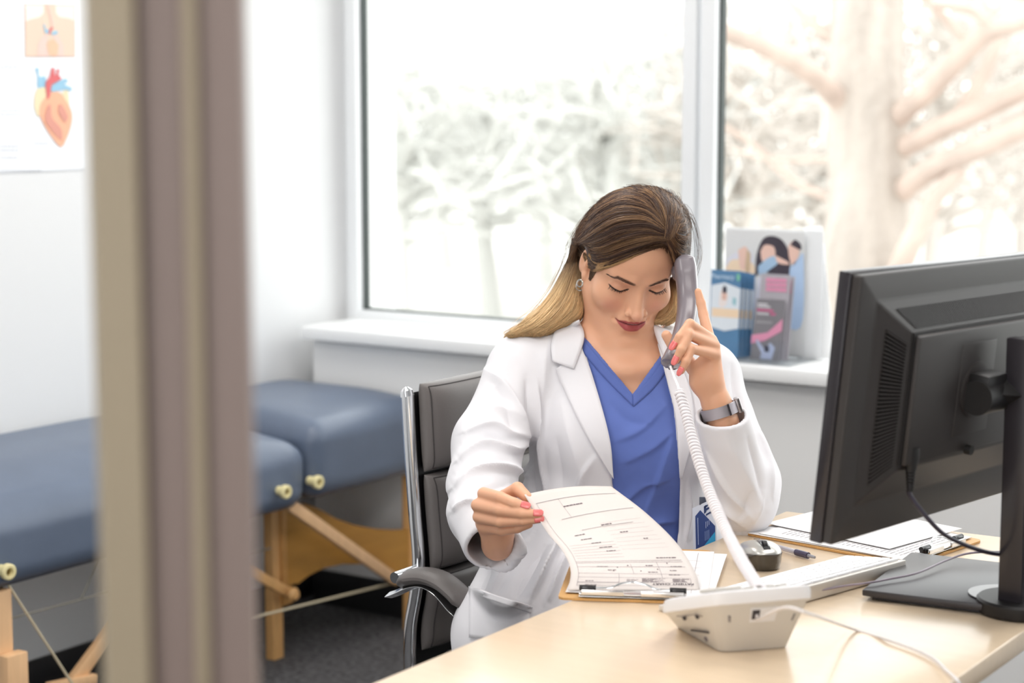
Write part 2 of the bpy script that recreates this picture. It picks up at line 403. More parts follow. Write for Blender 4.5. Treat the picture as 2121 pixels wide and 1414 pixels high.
# the chart clipboard at the desk edge
cA = PZ(1155, 1240, DZ+.002)[:2]; cB = PZ(1462, 1236, DZ+.002)[:2]
ex = RT[:2]*math.cos(math.radians(7))+np.array([RT[1], -RT[0]])*math.sin(math.radians(7)); ey = np.array([-ex[1], ex[0]])
cw = float(np.hypot(*(cB-cA)))
cb1, M1 = clipboard('clipboard', (cA[0], cA[1], DZ+.0005), ex, ey, cw, .315, 'brown clipboard with the lifted patient chart at the desk edge in front of the person', clipw=.155)
def stack_sheet(M, x0, y0, w, h, z, rz, label, marks=3, cat='paper'):
    R = M @ Matrix.Translation((x0+w/2, y0+h/2, z)) @ Matrix.Rotation(rz, 4, 'Z')
    o = MB().box((-w/2, -h/2, 0), (w/2, h/2, .0006), M=R).build('paper_sheet', paper, smooth=False)
    tag(o, label, cat)
    ox = R @ Vector((-w/2, -h/2, .0006)); Ex = (R @ Vector((w/2, -h/2, .0006)))-ox; Ey = (R @ Vector((-w/2, h/2, .0006)))-ox
    return o, flat(ox, Ex, Ey)
r_ = random.Random(11)
o_, sh = stack_sheet(M1, .012, .02, .205, .275, .006, -.02, 'white form lying under the lifted chart on the clipboard')
o_.name = 'paper_form'
mk = MB()
for k in range(5): sh.quad(mk, .1, .12+.16*k, .92, .121+.16*k+.002)
sh.quad(mk, .88, .05, .883, .95); mk.build('printed_lines', inkg, o_, smooth=False)
o_, sh = stack_sheet(M1, .026, .022, .205, .27, .0048, -.07, 'slightly skewed white sheet at the bottom of the clipboard stack, its right edge sticking out')
# --- lifted chart page
RE = spline([(1450, 1222, 2.745), (1440, 1185, 2.775), (1402, 1125, 2.84), (1338, 1062, 2.90), (1266, 1007, 2.955)], 41)
LE = spline([(1176, 1222, 2.735), (1182, 1182, 2.76), (1166, 1142, 2.80), (1132, 1100, 2.845), (1086, 1024, 2.89)], 41)
def chart(u, v):
    i = min(v*40, 39.999); k = int(i); t = i-k
    a = LE[k]*(1-t)+LE[k+1]*t; b = RE[k]*(1-t)+RE[k+1]*t
    p = a*(1-u)+b*u; bow = math.sin(math.pi*u)
    p = p + np.array([0, -7*bow*max(0, v-.3)/.7, .012*bow*v])
    return PD(p[0], p[1], p[2])
def chart_n(u, v):
    e_ = 1e-3; u = min(max(u, e_), 1-e_); v = min(max(v, e_), 1-e_)
    n = np.cross(chart(u+e_, v)-chart(u-e_, v), chart(u, v+e_)-chart(u, v-e_)); n = n/np.linalg.norm(n)
    return n if n @ FW < 0 else -n
ch = patch('patient_chart', 0, chart, mat('chart_paper', srgb(216, 208, 203), .75), nu=20, nv=40, thick=.0004)
tag(ch, 'patient chart page lifted from the clipboard by the right hand of the person', 'paper')
cs = Sheet(chart, chart_n, .0009); L1 = MB()
hl = lambda v, u0=.06, u1=.94, w=.0025: cs.quad(L1, u0, v, u1, v+w, 0, 24)
vl = lambda u, v0, v1: cs.quad(L1, u, v0, u+.0025, v1, 0, 24)
hl(.06); vl(.06, .06, .93); hl(.105)
for v in (.17, .30, .345, .36): hl(v)
for v in (.10,): hl(v, .06, .38)
vl(.38, .045, .22); vl(.72, .17, .345); vl(.94, .045, .17); vl(.50, .22, .33); vl(.30, .80, .93)
for v in (.22,): hl(v, .06, .94)
hl(.80, .2, .94); hl(.69, .3, .8); hl(.93)
for k in range(6): hl(.40+.03*k, .08, .48, .0015)
for k in range(8): hl(.47+.035*k, .50, .9, .0008)
L1.build('printed_lines', inkg, ch, smooth=False)
TX = MB(); cs.text(TX, 'PATIENT CHART', .80, .085, .0092, -1/.215, -1/.28, bold=True)
TX.build('chart_title', mat('ink_title', srgb(60, 45, 60), .8), ch, smooth=False)
T2 = MB(); r_ = random.Random(5)
for v in (.115, .128, .141, .154):
    dashes(cs, T2, .80, v, 2, .05, .006, .006, r_); dashes(cs, T2, .56, v, 2, .05, .006, .006, r_); dashes(cs, T2, .44, v-.01, 3, .03, .005, .006, r_, 1)
    dashes(cs, T2, .66, v+.005, 3, .02, .004, .006, r_, 1)
for u, v, n in ((.12, .07, 3), (.12, .12, 3), (.62, .24, 3), (.78, .21, 3), (.3, .26, 2), (.22, .3, 3), (.62, .31, 2), (.82, .30, 3), (.8, .26, 2), (.74, .38, 6), (.22, .60, 3), (.2, .65, 3), (.28, .55, 3), (.32, .50, 3), (.36, .46, 3), (.3, .875, 6), (.6, .62, 3), (.75, .55, 2), (.5, .70, 3)):
    dashes(cs, T2, u, v, n, .03, .006, .005, r_)
for u, v in ((.34, .25), (.38, .29), (.47, .31), (.56, .25), (.70, .27), (.80, .33)): cs.quad(T2, u, v, u+.01, v+.008, 0, 1)
T2.build('printed_text', [ink, inkg], ch, smooth=False)
# --- the clipboard behind the monitor
cC = np.array([-1.068, 2.700]); exx = np.array([.16, .987]); eyy = np.array([-.987, .16])
cb2, M2 = clipboard('clipboard', (cC[0], cC[1], DZ+.0005), exx, eyy, .225, .315, 'brown clipboard with printed pages lying at the far desk corner behind the monitor', clipw=.12)
# local x along the clip edge, y away
o_, sh = stack_sheet(M2, .006, .015, .21, .275, .006, .02, 'printed white page on the far clipboard behind the monitor')
T3 = MB()
for k in range(26): dashes(sh, T3, .1, .08+.032*k, 9, .07, .007, .014, r_)
T3.build('printed_text', mat('ink_faint', srgb(196, 192, 196), .8), o_, smooth=False)
o_, sh = stack_sheet(M2, .004, .03, .21, .28, .0045, .05, 'lower white sheet of the far clipboard stack showing along its edge')
o_, sh = stack_sheet(M2, .055, .06, .205, .25, .0085, -.06, 'loose white sheet lying by the far desk corner beyond the elbow')
# ================================================================ pen
pe = empty('pen', PZ(1650, 1146, DZ), 'clear ballpoint pen with dark grip lying behind the mouse', 'pen')
a = PZ(1610, 1132, DZ+.006); b = PZ(1684, 1153, DZ+.006); dv = (b-a); a = a-dv*.55
MB().tube([a+dv*0, a+dv*.1, a+dv*1.1], [.001, .0035, .0042], 12).build('barrel', mat('pen_clear', srgb(205, 203, 214), .15, alpha=.75), pe)
MB().tube([a+dv*1.08, a+dv*1.42], [.0052, .0052], 14).build('grip', mat('pen_dark', srgb(70, 64, 88), .3), pe)
MB().tube([a+dv*1.42, a+dv*1.52, a+dv*1.6], [.003, .0028, .0022], 10).build('push_button', mat('pen_grey', srgb(150, 150, 160), .3), pe)
MB().tube([a+dv*.3, a+dv*1.05], [.0014, .0014], 8).build('ink_tube', mat('pen_ink', srgb(60, 50, 110), .4), pe)
# ================================================================ mouse
def mouse():
    p0 = PZ(1542, 1128, DZ)[:2]; p1 = PZ(1604, 1178, DZ)[:2]
    ey = (p0-p1)/np.hypot(*(p0-p1)); ex = np.array([ey[1], -ey[0]]); 
    c = PZ(1572, 1168, DZ)[:2]; e = empty('computer_mouse', (*c, DZ), 'silver and black wireless computer mouse lying on the desk beside the coiled cord', 'mouse')
    L, W, H = .102, .062, .036
    def prof(sx, zz, grow=0.0):
        return
    def surf(name, z0, z1, inset, m, top=True):
        nu, nv = 40, 14; vs = []; fs = []
        for j in range(nv+1):
            t = j/nv
            for i in range(nu):
                a = 2*math.pi*i/nu; ca, sa = math.cos(a), math.sin(a)
                q = 2.6; rr = 1/((abs(ca)**q+abs(sa)**q)**(1/q))
                if top: k = math.cos(t*math.pi/2)**.7 if t < 1 else 0; h = z0+(z1-z0)*math.sin(t*math.pi/2)
                else: k = 1-.10*(1-t)**1.5+.0*t; h = z0+(z1-z0)*t
                y = rr*sa*L/2*k*inset; x = rr*ca*W/2*k*inset*(1-.10*math.cos(math.pi*(y/(L/2)))*-.3)
                hh = h if not top else z0+(h-z0)*(1-.35*(y/(L/2))**2-.0*y)
                p = np.array([*(c+ex*x+ey*y), DZ+hh-(.006*(y/(L/2)) if (top or t > .6) else 0)]); vs.append(p)
        for j in range(nv):
            for i in range(nu): fs.append((j*nu+i, j*nu+(i+1) % nu, (j+1)*nu+(i+1) % nu, (j+1)*nu+i))
        fs.append(tuple(range(nu))[::-1])
        return from_pd(name, vs, fs, m, e)
    surf('base', .001, .021, 1.0, mat('mouse_dark', srgb(58, 52, 44), .22, coat=.5), False)
    surf('shell', .0195, .038, .985, mat('mouse_silver', srgb(196, 195, 190), .3, metal=.55))
    # button channel and wheel along the middle
    def tp(x, y, dz=0): 
        r = max(0, 1-(abs(x)/(W/2))**2.6-(abs(y)/(L/2))**2.6)
        return (*(c+ex*x+ey*y), DZ+.0195+.0185*min(1, r**.62)*(1-.35*(y/(L/2))**2)-.006*(y/(L/2))+dz)
    st = MB(); vs = []; fs = []
    ys = np.linspace(-.0, -.042, 10)
    for y in ys:
        w = .0068*(1-.25*abs((y+.02)/.03)); vs += [tp(-w, y, .0010), tp(0, y, .0016), tp(w, y, .0010)]
    for i in range(9): fs += [(3*i, 3*i+1, 3*i+4, 3*i+3), (3*i+1, 3*i+2, 3*i+5, 3*i+4)]
    st.add(vs, fs); s_ = st.build('wheel_channel', mat('mouse_black', srgb(32, 30, 32), .15, coat=.6), e)
    cc = V(tp(0, -.026, -.003)); X = V((*ex, 0))
    MB().cyl(cc-X*.003, cc+X*.003, .0088, 24).build('scroll_wheel', mat('wheel_rubber', srgb(22, 21, 23), .5), e)
    lo = MB(); lo.box((-.005, .001, 0), (.005, .004, .0006), M=frame_matrix(tp(0, .012, .0006), (*ex, 0), (*ey, 0), (0, 0, 1)), bevel=.0002); lo.build('badge_mark', MATS['mouse_black'], e)
mouse()
# ================================================================ keyboard
def keyboard():
    R = np.array([-1.055, 2.650]); ly = np.array([-.245, -.97]); ly = ly/np.hypot(*ly); sx = np.array([ly[1], -ly[0]])   # ly along the board, sx towards the typist
    if sx[0] > 0: sx = -sx
    Lk, Wk = .425, .112
    e = empty('keyboard', (*(R+ly*Lk/2+sx*Wk/2), DZ), 'slim white keyboard lying between the desk phone and the far clipboard', 'keyboard')
    M = frame_matrix((*R, DZ), (*ly, 0), (*sx, 0), (0, 0, 1))
    al = mat('keyboard_alu', srgb(214, 208, 200), .35, metal=.25); kw = mat('key_white', srgb(242, 242, 244), .4)
    def zt(y): return .0235-.0150*y/Wk
    mb = MB(); mb.prism([M @ Vector(p) for p in [(0, 0, .001), (0, 0, zt(0)), (0, Wk, zt(Wk)), (0, Wk, .001)]], np.array([*ly, 0])*Lk, bevel=.0012); mb.build('case', al, e)
    rows = [[1]*14, [1]*14, [1.4]+[1]*12+[1.4], [1.7]+[1]*11+[1.7], [2.2]+[1]*10+[2.2], [1, 1, 1, 1.2, 5, 1.2, 1, 1, 1, 1]]
    kd = (Wk-.010)/6; n_ = 0
    for r, row in enumerate(rows):
        u = (Lk-.012)/sum(row); x = .006; y0 = .005+r*kd
        for w in row:
            b = MB(); z = zt(y0+kd/2)
            K = M @ Matrix.Translation((x+w*u/2, y0+kd/2, z+.0012)) @ Matrix.Rotation(-math.atan(.015/Wk), 4, 'X')
            hh = kd*(.86 if r else .6)
            b.box((-w*u/2+.0014, -hh/2, -.002), (w*u/2-.0014, hh/2, .0022), M=K, bevel=.0008); b.build('key', kw, e); x += w*u
keyboard()
# ================================================================ monitor
MB0 = np.array([.139, .99, -.011]); MB0 /= np.linalg.norm(MB0)
TLm = np.array([-.960, 2.235, 1.225]); DNm = np.array([-.096, .002, -.995]); DNm -= MB0*(DNm @ MB0); DNm /= np.linalg.norm(DNm)
NBm = np.cross(DNm, MB0)    # towards the camera (back of the monitor)
if NBm[0] < 0: NBm = -NBm
mblk = mat('monitor_black', srgb(50, 46, 45), .48, bump=(900, .15, .0006)); mdark = mat('monitor_dark', srgb(20, 18, 19), .5); medge = mat('monitor_edge', srgb(44, 41, 45), .24)
def monitor():
    W, H = .556, .362
    e = empty('computer_monitor', (-.86, 2.58, DZ), 'black computer monitor seen from behind on its stand at the right of the desk', 'monitor')
    def m(x, y, z): return TLm+MB0*x+DNm*y+NBm*z       # z outwards from the back plane
    def MM(x, y, z): return frame_matrix(m(x, y, z), MB0, DNm, NBm)
    T = .034
    b = MB().box((0, 0, -T), (W, H, -T*.45), M=MM(0, 0, 0), bevel=.002); b.build('bezel', medge, e)
    MB().box((.012, .012, -T-.0012), (W-.012, H-.02, -T+.001), M=MM(0, 0, 0)).build('screen', mat('screen_glass', srgb(20, 22, 26), .1), e)
    # rear shell: flat rim, sloped collar, raised centre
    r0 = [(.002, .002), (W-.002, .002), (W-.002, H-.002), (.002, H-.002)]
    r1 = [(.040, .036), (W-.040, .036), (W-.040, H-.050), (.040, H-.050)]
    r2 = [(.094, .078), (W-.094, .078), (W-.094, H-.098), (.094, H-.098)]
    vs = []; 
    for ring, z in ((r0, -T*.45), (r0, 0), (r1, .003), (r2, .030)):
        vs += [m(x, y, z) for x, y in ring]
    fs = []
    for k in range(3):
        for i in range(4): fs.append((k*4+i, k*4+(i+1) % 4, (k+1)*4+(i+1) % 4, (k+1)*4+i))
    fs.append((12, 13, 14, 15)); fs.append((3, 2, 1, 0))
    sh = MB(); sh.add(vs, fs); S = sh.build('rear_shell', mblk, e, ang=8)
    md = S.modifiers.new('soft', 'BEVEL'); md.width = .003; md.segments = 3; md.limit_method = 'ANGLE'; md.angle_limit = .1
    # centre box
    MB().box((.100, .082, .028), (W-.100, H-.104, .040), M=MM(0, 0, 0), bevel=.004).build('centre_cover', mblk, e)
    MB().box((.0955, .082, .029), (.1005, H-.104, .0335), M=MM(0, 0, 0)).box((.0955, .078, .029), (W-.0955, .0825, .0325), M=MM(0, 0, 0)).build('cover_groove', mdark, e)
    # louvres on the left collar, slats over a flat black sheet painted for the shade inside
    def onl(t, s, dz=0):   # s across the collar 0..1 (outer->inner), t down 0..1
        xo = .040+.054*s; zo = .003+.027*s; y0 = .036+.042*s; y1 = H-.050-.048*s
        return m(xo, y0+(y1-y0)*t, zo+dz)
    rec = MB(); rec.add([onl(.10, .30, .0012), onl(.10, .86, .0012), onl(.94, .86, .0012), onl(.94, .30, .0012)], [(0, 1, 2, 3)]); rec.build('side_vent', mat('vent_shade_black', (.002, .002, .002), 1., spec=.05), e, smooth=False)
    sl = MB(); n = 38
    for i in range(n):
        t = .105+.83*i/(n-1)
        a, b_ = onl(t, .30, .0008), onl(t, .86, .0008); a2, b2 = onl(t+.010, .30, .0008), onl(t+.010, .86, .0008); q = NBm*.0016
        sl.add([a, b_, b2, a2, a+q, b_+q, b2+q, a2+q], [(0, 1, 2, 3), (4, 5, 6, 7), (0, 1, 5, 4), (3, 2, 6, 7), (0, 3, 7, 4), (1, 2, 6, 5)])
    sl.build('vent_slats', mblk, e, smooth=False)
    def ont(s, t, dz=0):  # top collar
        y = .036+.042*s; z = .003+.027*s; x0 = .040+.054*s; x1 = W-x0
        return m(x0+(x1-x0)*t, y, z+dz)
    rec = MB(); rec.add([ont(.28, .05, .0012), ont(.28, .95, .0012), ont(.88, .95, .0012), ont(.88, .05, .0012)], [(0, 1, 2, 3)]); rec.build('top_vent', MATS['vent_shade_black'], e, smooth=False)
    sl = MB(); n = 84
    for i in range(n):
        t = .05+.9*i/n
        q = NBm*.0009; a, b_, c_, d_ = ont(.28, t, .0008), ont(.88, t, .0008), ont(.88, t+.0048, .0008), ont(.28, t+.0048, .0008)
        sl.add([a+q, b_+q, c_+q, d_+q, a, b_, c_, d_], [(0, 1, 2, 3), (0, 1, 5, 4), (2, 3, 7, 6)])
    sl.build('vent_slats', mblk, e, smooth=False)
    # mount plate, arm, pillar, base
    cx, cy = W/2-.012, H*.47
    pl = MB().box((cx-.048, cy-.068, .0385), (cx+.048, cy+.062, .0412), M=MM(0, 0, 0), bevel=.001)
    pl.lathe([(.040, 0), (.040, .0035), (.036, .0045), (.0, .0045)], m(cx, cy, .040), NBm, 40); pl.build('mount_plate', mblk, e)
    pc = np.array([-.8415, 2.542]); 
    hg = MB().box((cx-.028, cy-.028, .042), (cx+.028, cy+.026, .075), M=MM(0, 0, 0), bevel=.006); hg.build('hinge_block', mdark, e)
    hp = m(cx+.0, cy, .06); MB().cyl(hp-MB0*.032+np.array([0, 0, -.005]), hp+MB0*.032+np.array([0, 0, -.005]), .024, 24).build('hinge_barrel', mdark, e)
    tip = np.array([pc[0], pc[1], hp[2]-.006]); MB().tube([hp, tip], [.022, .026], 4, flat=.9).build('arm', mdark, e)
    a = math.atan2(MB0[1], MB0[0]); Mp = Matrix.Translation((pc[0], pc[1], 0)) @ Matrix.Rotation(a, 4, 'Z')
    pp = MB().box((-.0335, -.018, DZ+.02), (-.009, .018, 1.122), M=Mp, bevel=.003).box((-.0085, -.0165, DZ+.02), (.0335, .0165, 1.120), M=Mp, bevel=.003); pp.build('pillar', medge, e)
    MB().lathe([(.001, 0), (.058, 0), (.060, .004), (.060, .017), (.057, .020), (.001, .020)], (pc[0], pc[1], DZ+.002), n=48).build('swivel_disc', mdark, e)
    MB().lathe([(.001, 0), (.050, 0), (.050, .0022), (.001, .003)], (pc[0]-.03, pc[1]+.02, DZ+.0165), n=40).build('base_disc', medge, e)
    A = np.array([-1.052, 2.478]); B = np.array([-.878, 2.497]); u = (B-A)/np.hypot(*(B-A)); v = np.array([-u[1], u[0]])
    Mb = frame_matrix((*A, DZ), (*u, 0), (*v, 0), (0, 0, 1))
    MB().box((0, 0, .0065), (.20, .255, .016), M=Mb, bevel=.002).box((.012, .012, .0005), (.19, .243, .0068), M=Mb).build('base_plate', mat('base_grey', srgb(52, 49, 52), .38), e)
    # small lock slot under the mount
    lk = m(cx-.001, cy+.085, .039); MB().cyl(lk, lk+NBm*.009, .007, 16).build('lock_knob', mdark, e)
    # power plug and cable
    p0 = m(.122, H-.115, .034); pg = MB(); pg.tube([p0+np.array([0, 0, .012]), p0, p0+np.array([0, 0, -.018])], [.011, .011, .008], 14)
    q = p0+np.array([0, 0, -.018])
    for k in range(7): pg.cyl(q+np.array([0, 0, -.0045*k]), q+np.array([0, 0, -.0045*k-.003]), .0070-.0004*k, 14)
    pg.build('power_plug', mdark, e)
    q2 = q+np.array([.0, 0, -.03])
    d = 2.56
    path = [q+np.array([0, 0, -.018]), q2+np.array([.001, .002, -.008]), PD(1942, 1095, 2.52), PD(1985, 1122, 2.55), PD(2040, 1142, 2.60), PD(2095, 1150, 2.66), PD(2150, 1150, 2.7)]
    MB().tube(spline(path, 50), .0032, 12).build('power_cable', mat('cable_dark', srgb(40, 34, 50), .35), e)
monitor()
# thin grey lead running from the keyboard over the monitor base
kc = MB().tube(spline([PZ(1700, 1222, DZ+.012), PZ(1750, 1213, DZ+.012), PZ(1790, 1208, DZ+.020), PZ(1840, 1199, DZ+.021), PZ(1900, 1186, DZ+.022), PZ(1960, 1160, DZ+.024), PZ(2010, 1145, DZ+.028), PZ(2090, 1142, DZ+.03)], 50), .0017, 8).build('keyboard_cable', mat('lead_grey', srgb(150, 138, 150), .4))
tag(kc, 'thin grey cable running from the keyboard over the monitor base', 'cable')
# ================================================================ desk phone
phm = mat('phone_white', srgb(226, 225, 226), .4); phb = mat('phone_body', srgb(206, 202, 195), .45); phd = mat('phone_hole', srgb(60, 56, 60), .6)
def phone():
    e = empty('desk_phone', PZ(1500, 1300, DZ), 'grey and white desk phone seen from behind at the front of the desk', 'telephone')
    bL = PZ(1398, 1296, DZ+.001); bM = PZ(1492, 1350, DZ+.001); bR = PZ(1634, 1340, DZ+.001); bF = bL+bR-bM
    tA = PZ(1362, 1270, .764); tB = PZ(1478, 1254, .805); tC = PZ(1692, 1237, .808); tD = tA+tC-tB; tD[2] = .772
    def ring(P, r, n=5):
        out = []; k = len(P)
        for i in range(k):
            p, a, b = P[i], P[i-1], P[(i+1) % k]; da = (a-p); db = (b-p); da = da/np.linalg.norm(da); db = db/np.linalg.norm(db)
            for t in np.linspace(0, 1, n): 
                s0 = p+da*r; s1 = p+db*r; out.append((1-t)**2*s0+2*t*(1-t)*p+t*t*s1)
        return out
    up = np.array([0, 0, 1.])
    def loft(rings): 
        vs = []; fs = []; n = len(rings[0])
        for R in rings: vs += list(R)
        for j in range(len(rings)-1):
            for i in range(n): fs.append((j*n+i, j*n+(i+1) % n, (j+1)*n+(i+1) % n, (j+1)*n+i))
        fs.append(tuple(range(n))[::-1]); fs.append(tuple((len(rings)-1)*n+i for i in range(n))); m = MB(); m.add(vs, fs); return m
    bot = [bL, bM, bR, bF]; top = [tA, tB, tC, tD]; c = sum(top)/4
    ins = [c+(p-c)*.955-up*.001 for p in top]
    mid = [b*.52+t*.48 for b, t in zip(bot, ins)]
    loft([ring(bot, .012), ring(mid, .015), ring(ins, .018)]).build('body', phb, e)
    t0 = [p.copy() for p in top]; t1 = [p+up*.010 for p in top]; t2 = [c+(p-c)*.975+up*.0165 for p in top]; t3 = [c+(p-c)*.90+up*.0185 for p in top]
    loft([ring([c+(p-c)*.965-up*.001 for p in top], .018), ring(t0, .02), ring(t1, .02), ring(t2, .02), ring(t3, .02)]).build('top_shell', phm, e, ang=50)
    # keypad and cradle on the far side of the top
    ex_ = (tC-tB)/np.linalg.norm(tC-tB); ey_ = (tA-tB)/np.linalg.norm(tA-tB); nz = np.cross(ex_, ey_); nz = nz if nz[2] > 0 else -nz
    o0 = tB+up*.0205
    for i in range(3):
        for j in range(4):
            MB().box((.07+i*.018, .03+j*.014, 0), (.082+i*.018, .039+j*.014, .0025), M=frame_matrix(o0, ex_, ey_, nz), bevel=.0008).build('key_button', phb, e)
    MB().box((.012, .02, -.001), (.050, .055, .004), M=frame_matrix(o0, ex_, ey_, nz), bevel=.0018).build('cradle', phb, e)
    # rear face details
    fx = (bR-bM)/np.linalg.norm(bR-bM); upv = (tB-bM); upv = upv/np.linalg.norm(upv); fn = np.cross(fx, upv); fn = fn if fn[1] < 0 else -fn
    def rear(u, v, k=0): 
        a = bM*(1-u)+bR*u; b = ins[1]*(1-u)+ins[2]*u; m_ = mid[1]*(1-u)+mid[2]*u
        p = a*(1-v*2)+m_*v*2 if v < .5 else m_*(2-2*v)+b*(2*v-1); return p+fn*k
    def rq(u0, v0, u1, v1, k, name, m): mb = MB(); mb.add([rear(u0, v0, k), rear(u1, v0, k), rear(u1, v1, k), rear(u0, v1, k), rear(u0, v0, -.003), rear(u1, v0, -.003), rear(u1, v1, -.003), rear(u0, v1, -.003)], [(0, 1, 2, 3), (0, 1, 5, 4), (1, 2, 6, 5), (2, 3, 7, 6), (3, 0, 4, 7)]); return mb.build(name, m, e, smooth=False)
    rq(.37, .62, .66, .90, .0010, 'jack_plate', phm); rq(.39, .69, .47, .87, .0018, 'jack_socket', phd)
    for u, v, w in ((.13, .66, .028), (.86, .60, .02)):
        rq(u, v, u+w, v+.13, .0009, 'screw_slot', mat('phone_slot', srgb(140, 136, 136), .6))
    fx2 = (bL-bM); fx2 /= np.linalg.norm(fx2); fn2 = np.cross(fx2, upv); 
    cside = (bL+bM+ins[0]+ins[1])/4; fn2 = fn2 if fn2 @ (c-cside) < 0 else -fn2; fn2 = fn2/np.linalg.norm(fn2)
    def side(u, v, k=0): 
        a = bM*(1-u)+bL*u; b = ins[1]*(1-u)+ins[0]*u; m_ = mid[1]*(1-u)+mid[0]*u
        p = a*(1-v*2)+m_*v*2 if v < .5 else m_*(2-2*v)+b*(2*v-1); return p+fn2*k
    for u, v in ((.62, .72), (.36, .78)):
        p = side(u, v); MB().cyl(p-fn2*.002, p+fn2*.0012, .0030, 14).build('port_hole', phd, e)
    hp = MB(); hp.tube([side(.72, .83, .0012), side(.62, .80, .0012), side(.5, .84, .0012), side(.36, .86, .0012), side(.24, .80, .0012)], .0006, 6); hp.build('port_mark', mat('phone_mark', srgb(120, 116, 120), .6), e)
    sl = MB(); sl.tube([side(.55, .30, .001), side(.18, .40, .001)], .0014, 6); sl.build('side_slot', phd, e)
    p = side(.28, .16, .0); MB().cyl(p-fn2*.002, p+fn2*.001, .0035, 12).build('port_hole', mat('phone_slot2', srgb(120, 112, 116), .6), e)
    return rear(.44, .78, .004), fn
jack, jn = phone()
pc_ = [jack-jn*.003, jack+jn*.006, PD(1625, 1258, 2.30), PD(1680, 1272, 2.27), PZ(1760, 1300, DZ+.008), PZ(1850, 1328, DZ+.004), PZ(1925, 1358, DZ+.004), PZ(1960, 1388, DZ+.005), PZ(1985, 1412, DZ+.002), PZ(2003, 1450, DZ-.03)]
lc = MB().tube(spline(pc_, 70), .0021, 10).build('line_cord', mat('cord_white', srgb(226, 222, 222), .4))
tag(lc, 'flat white line cord running from the back of the desk phone over the desk edge', 'cord')
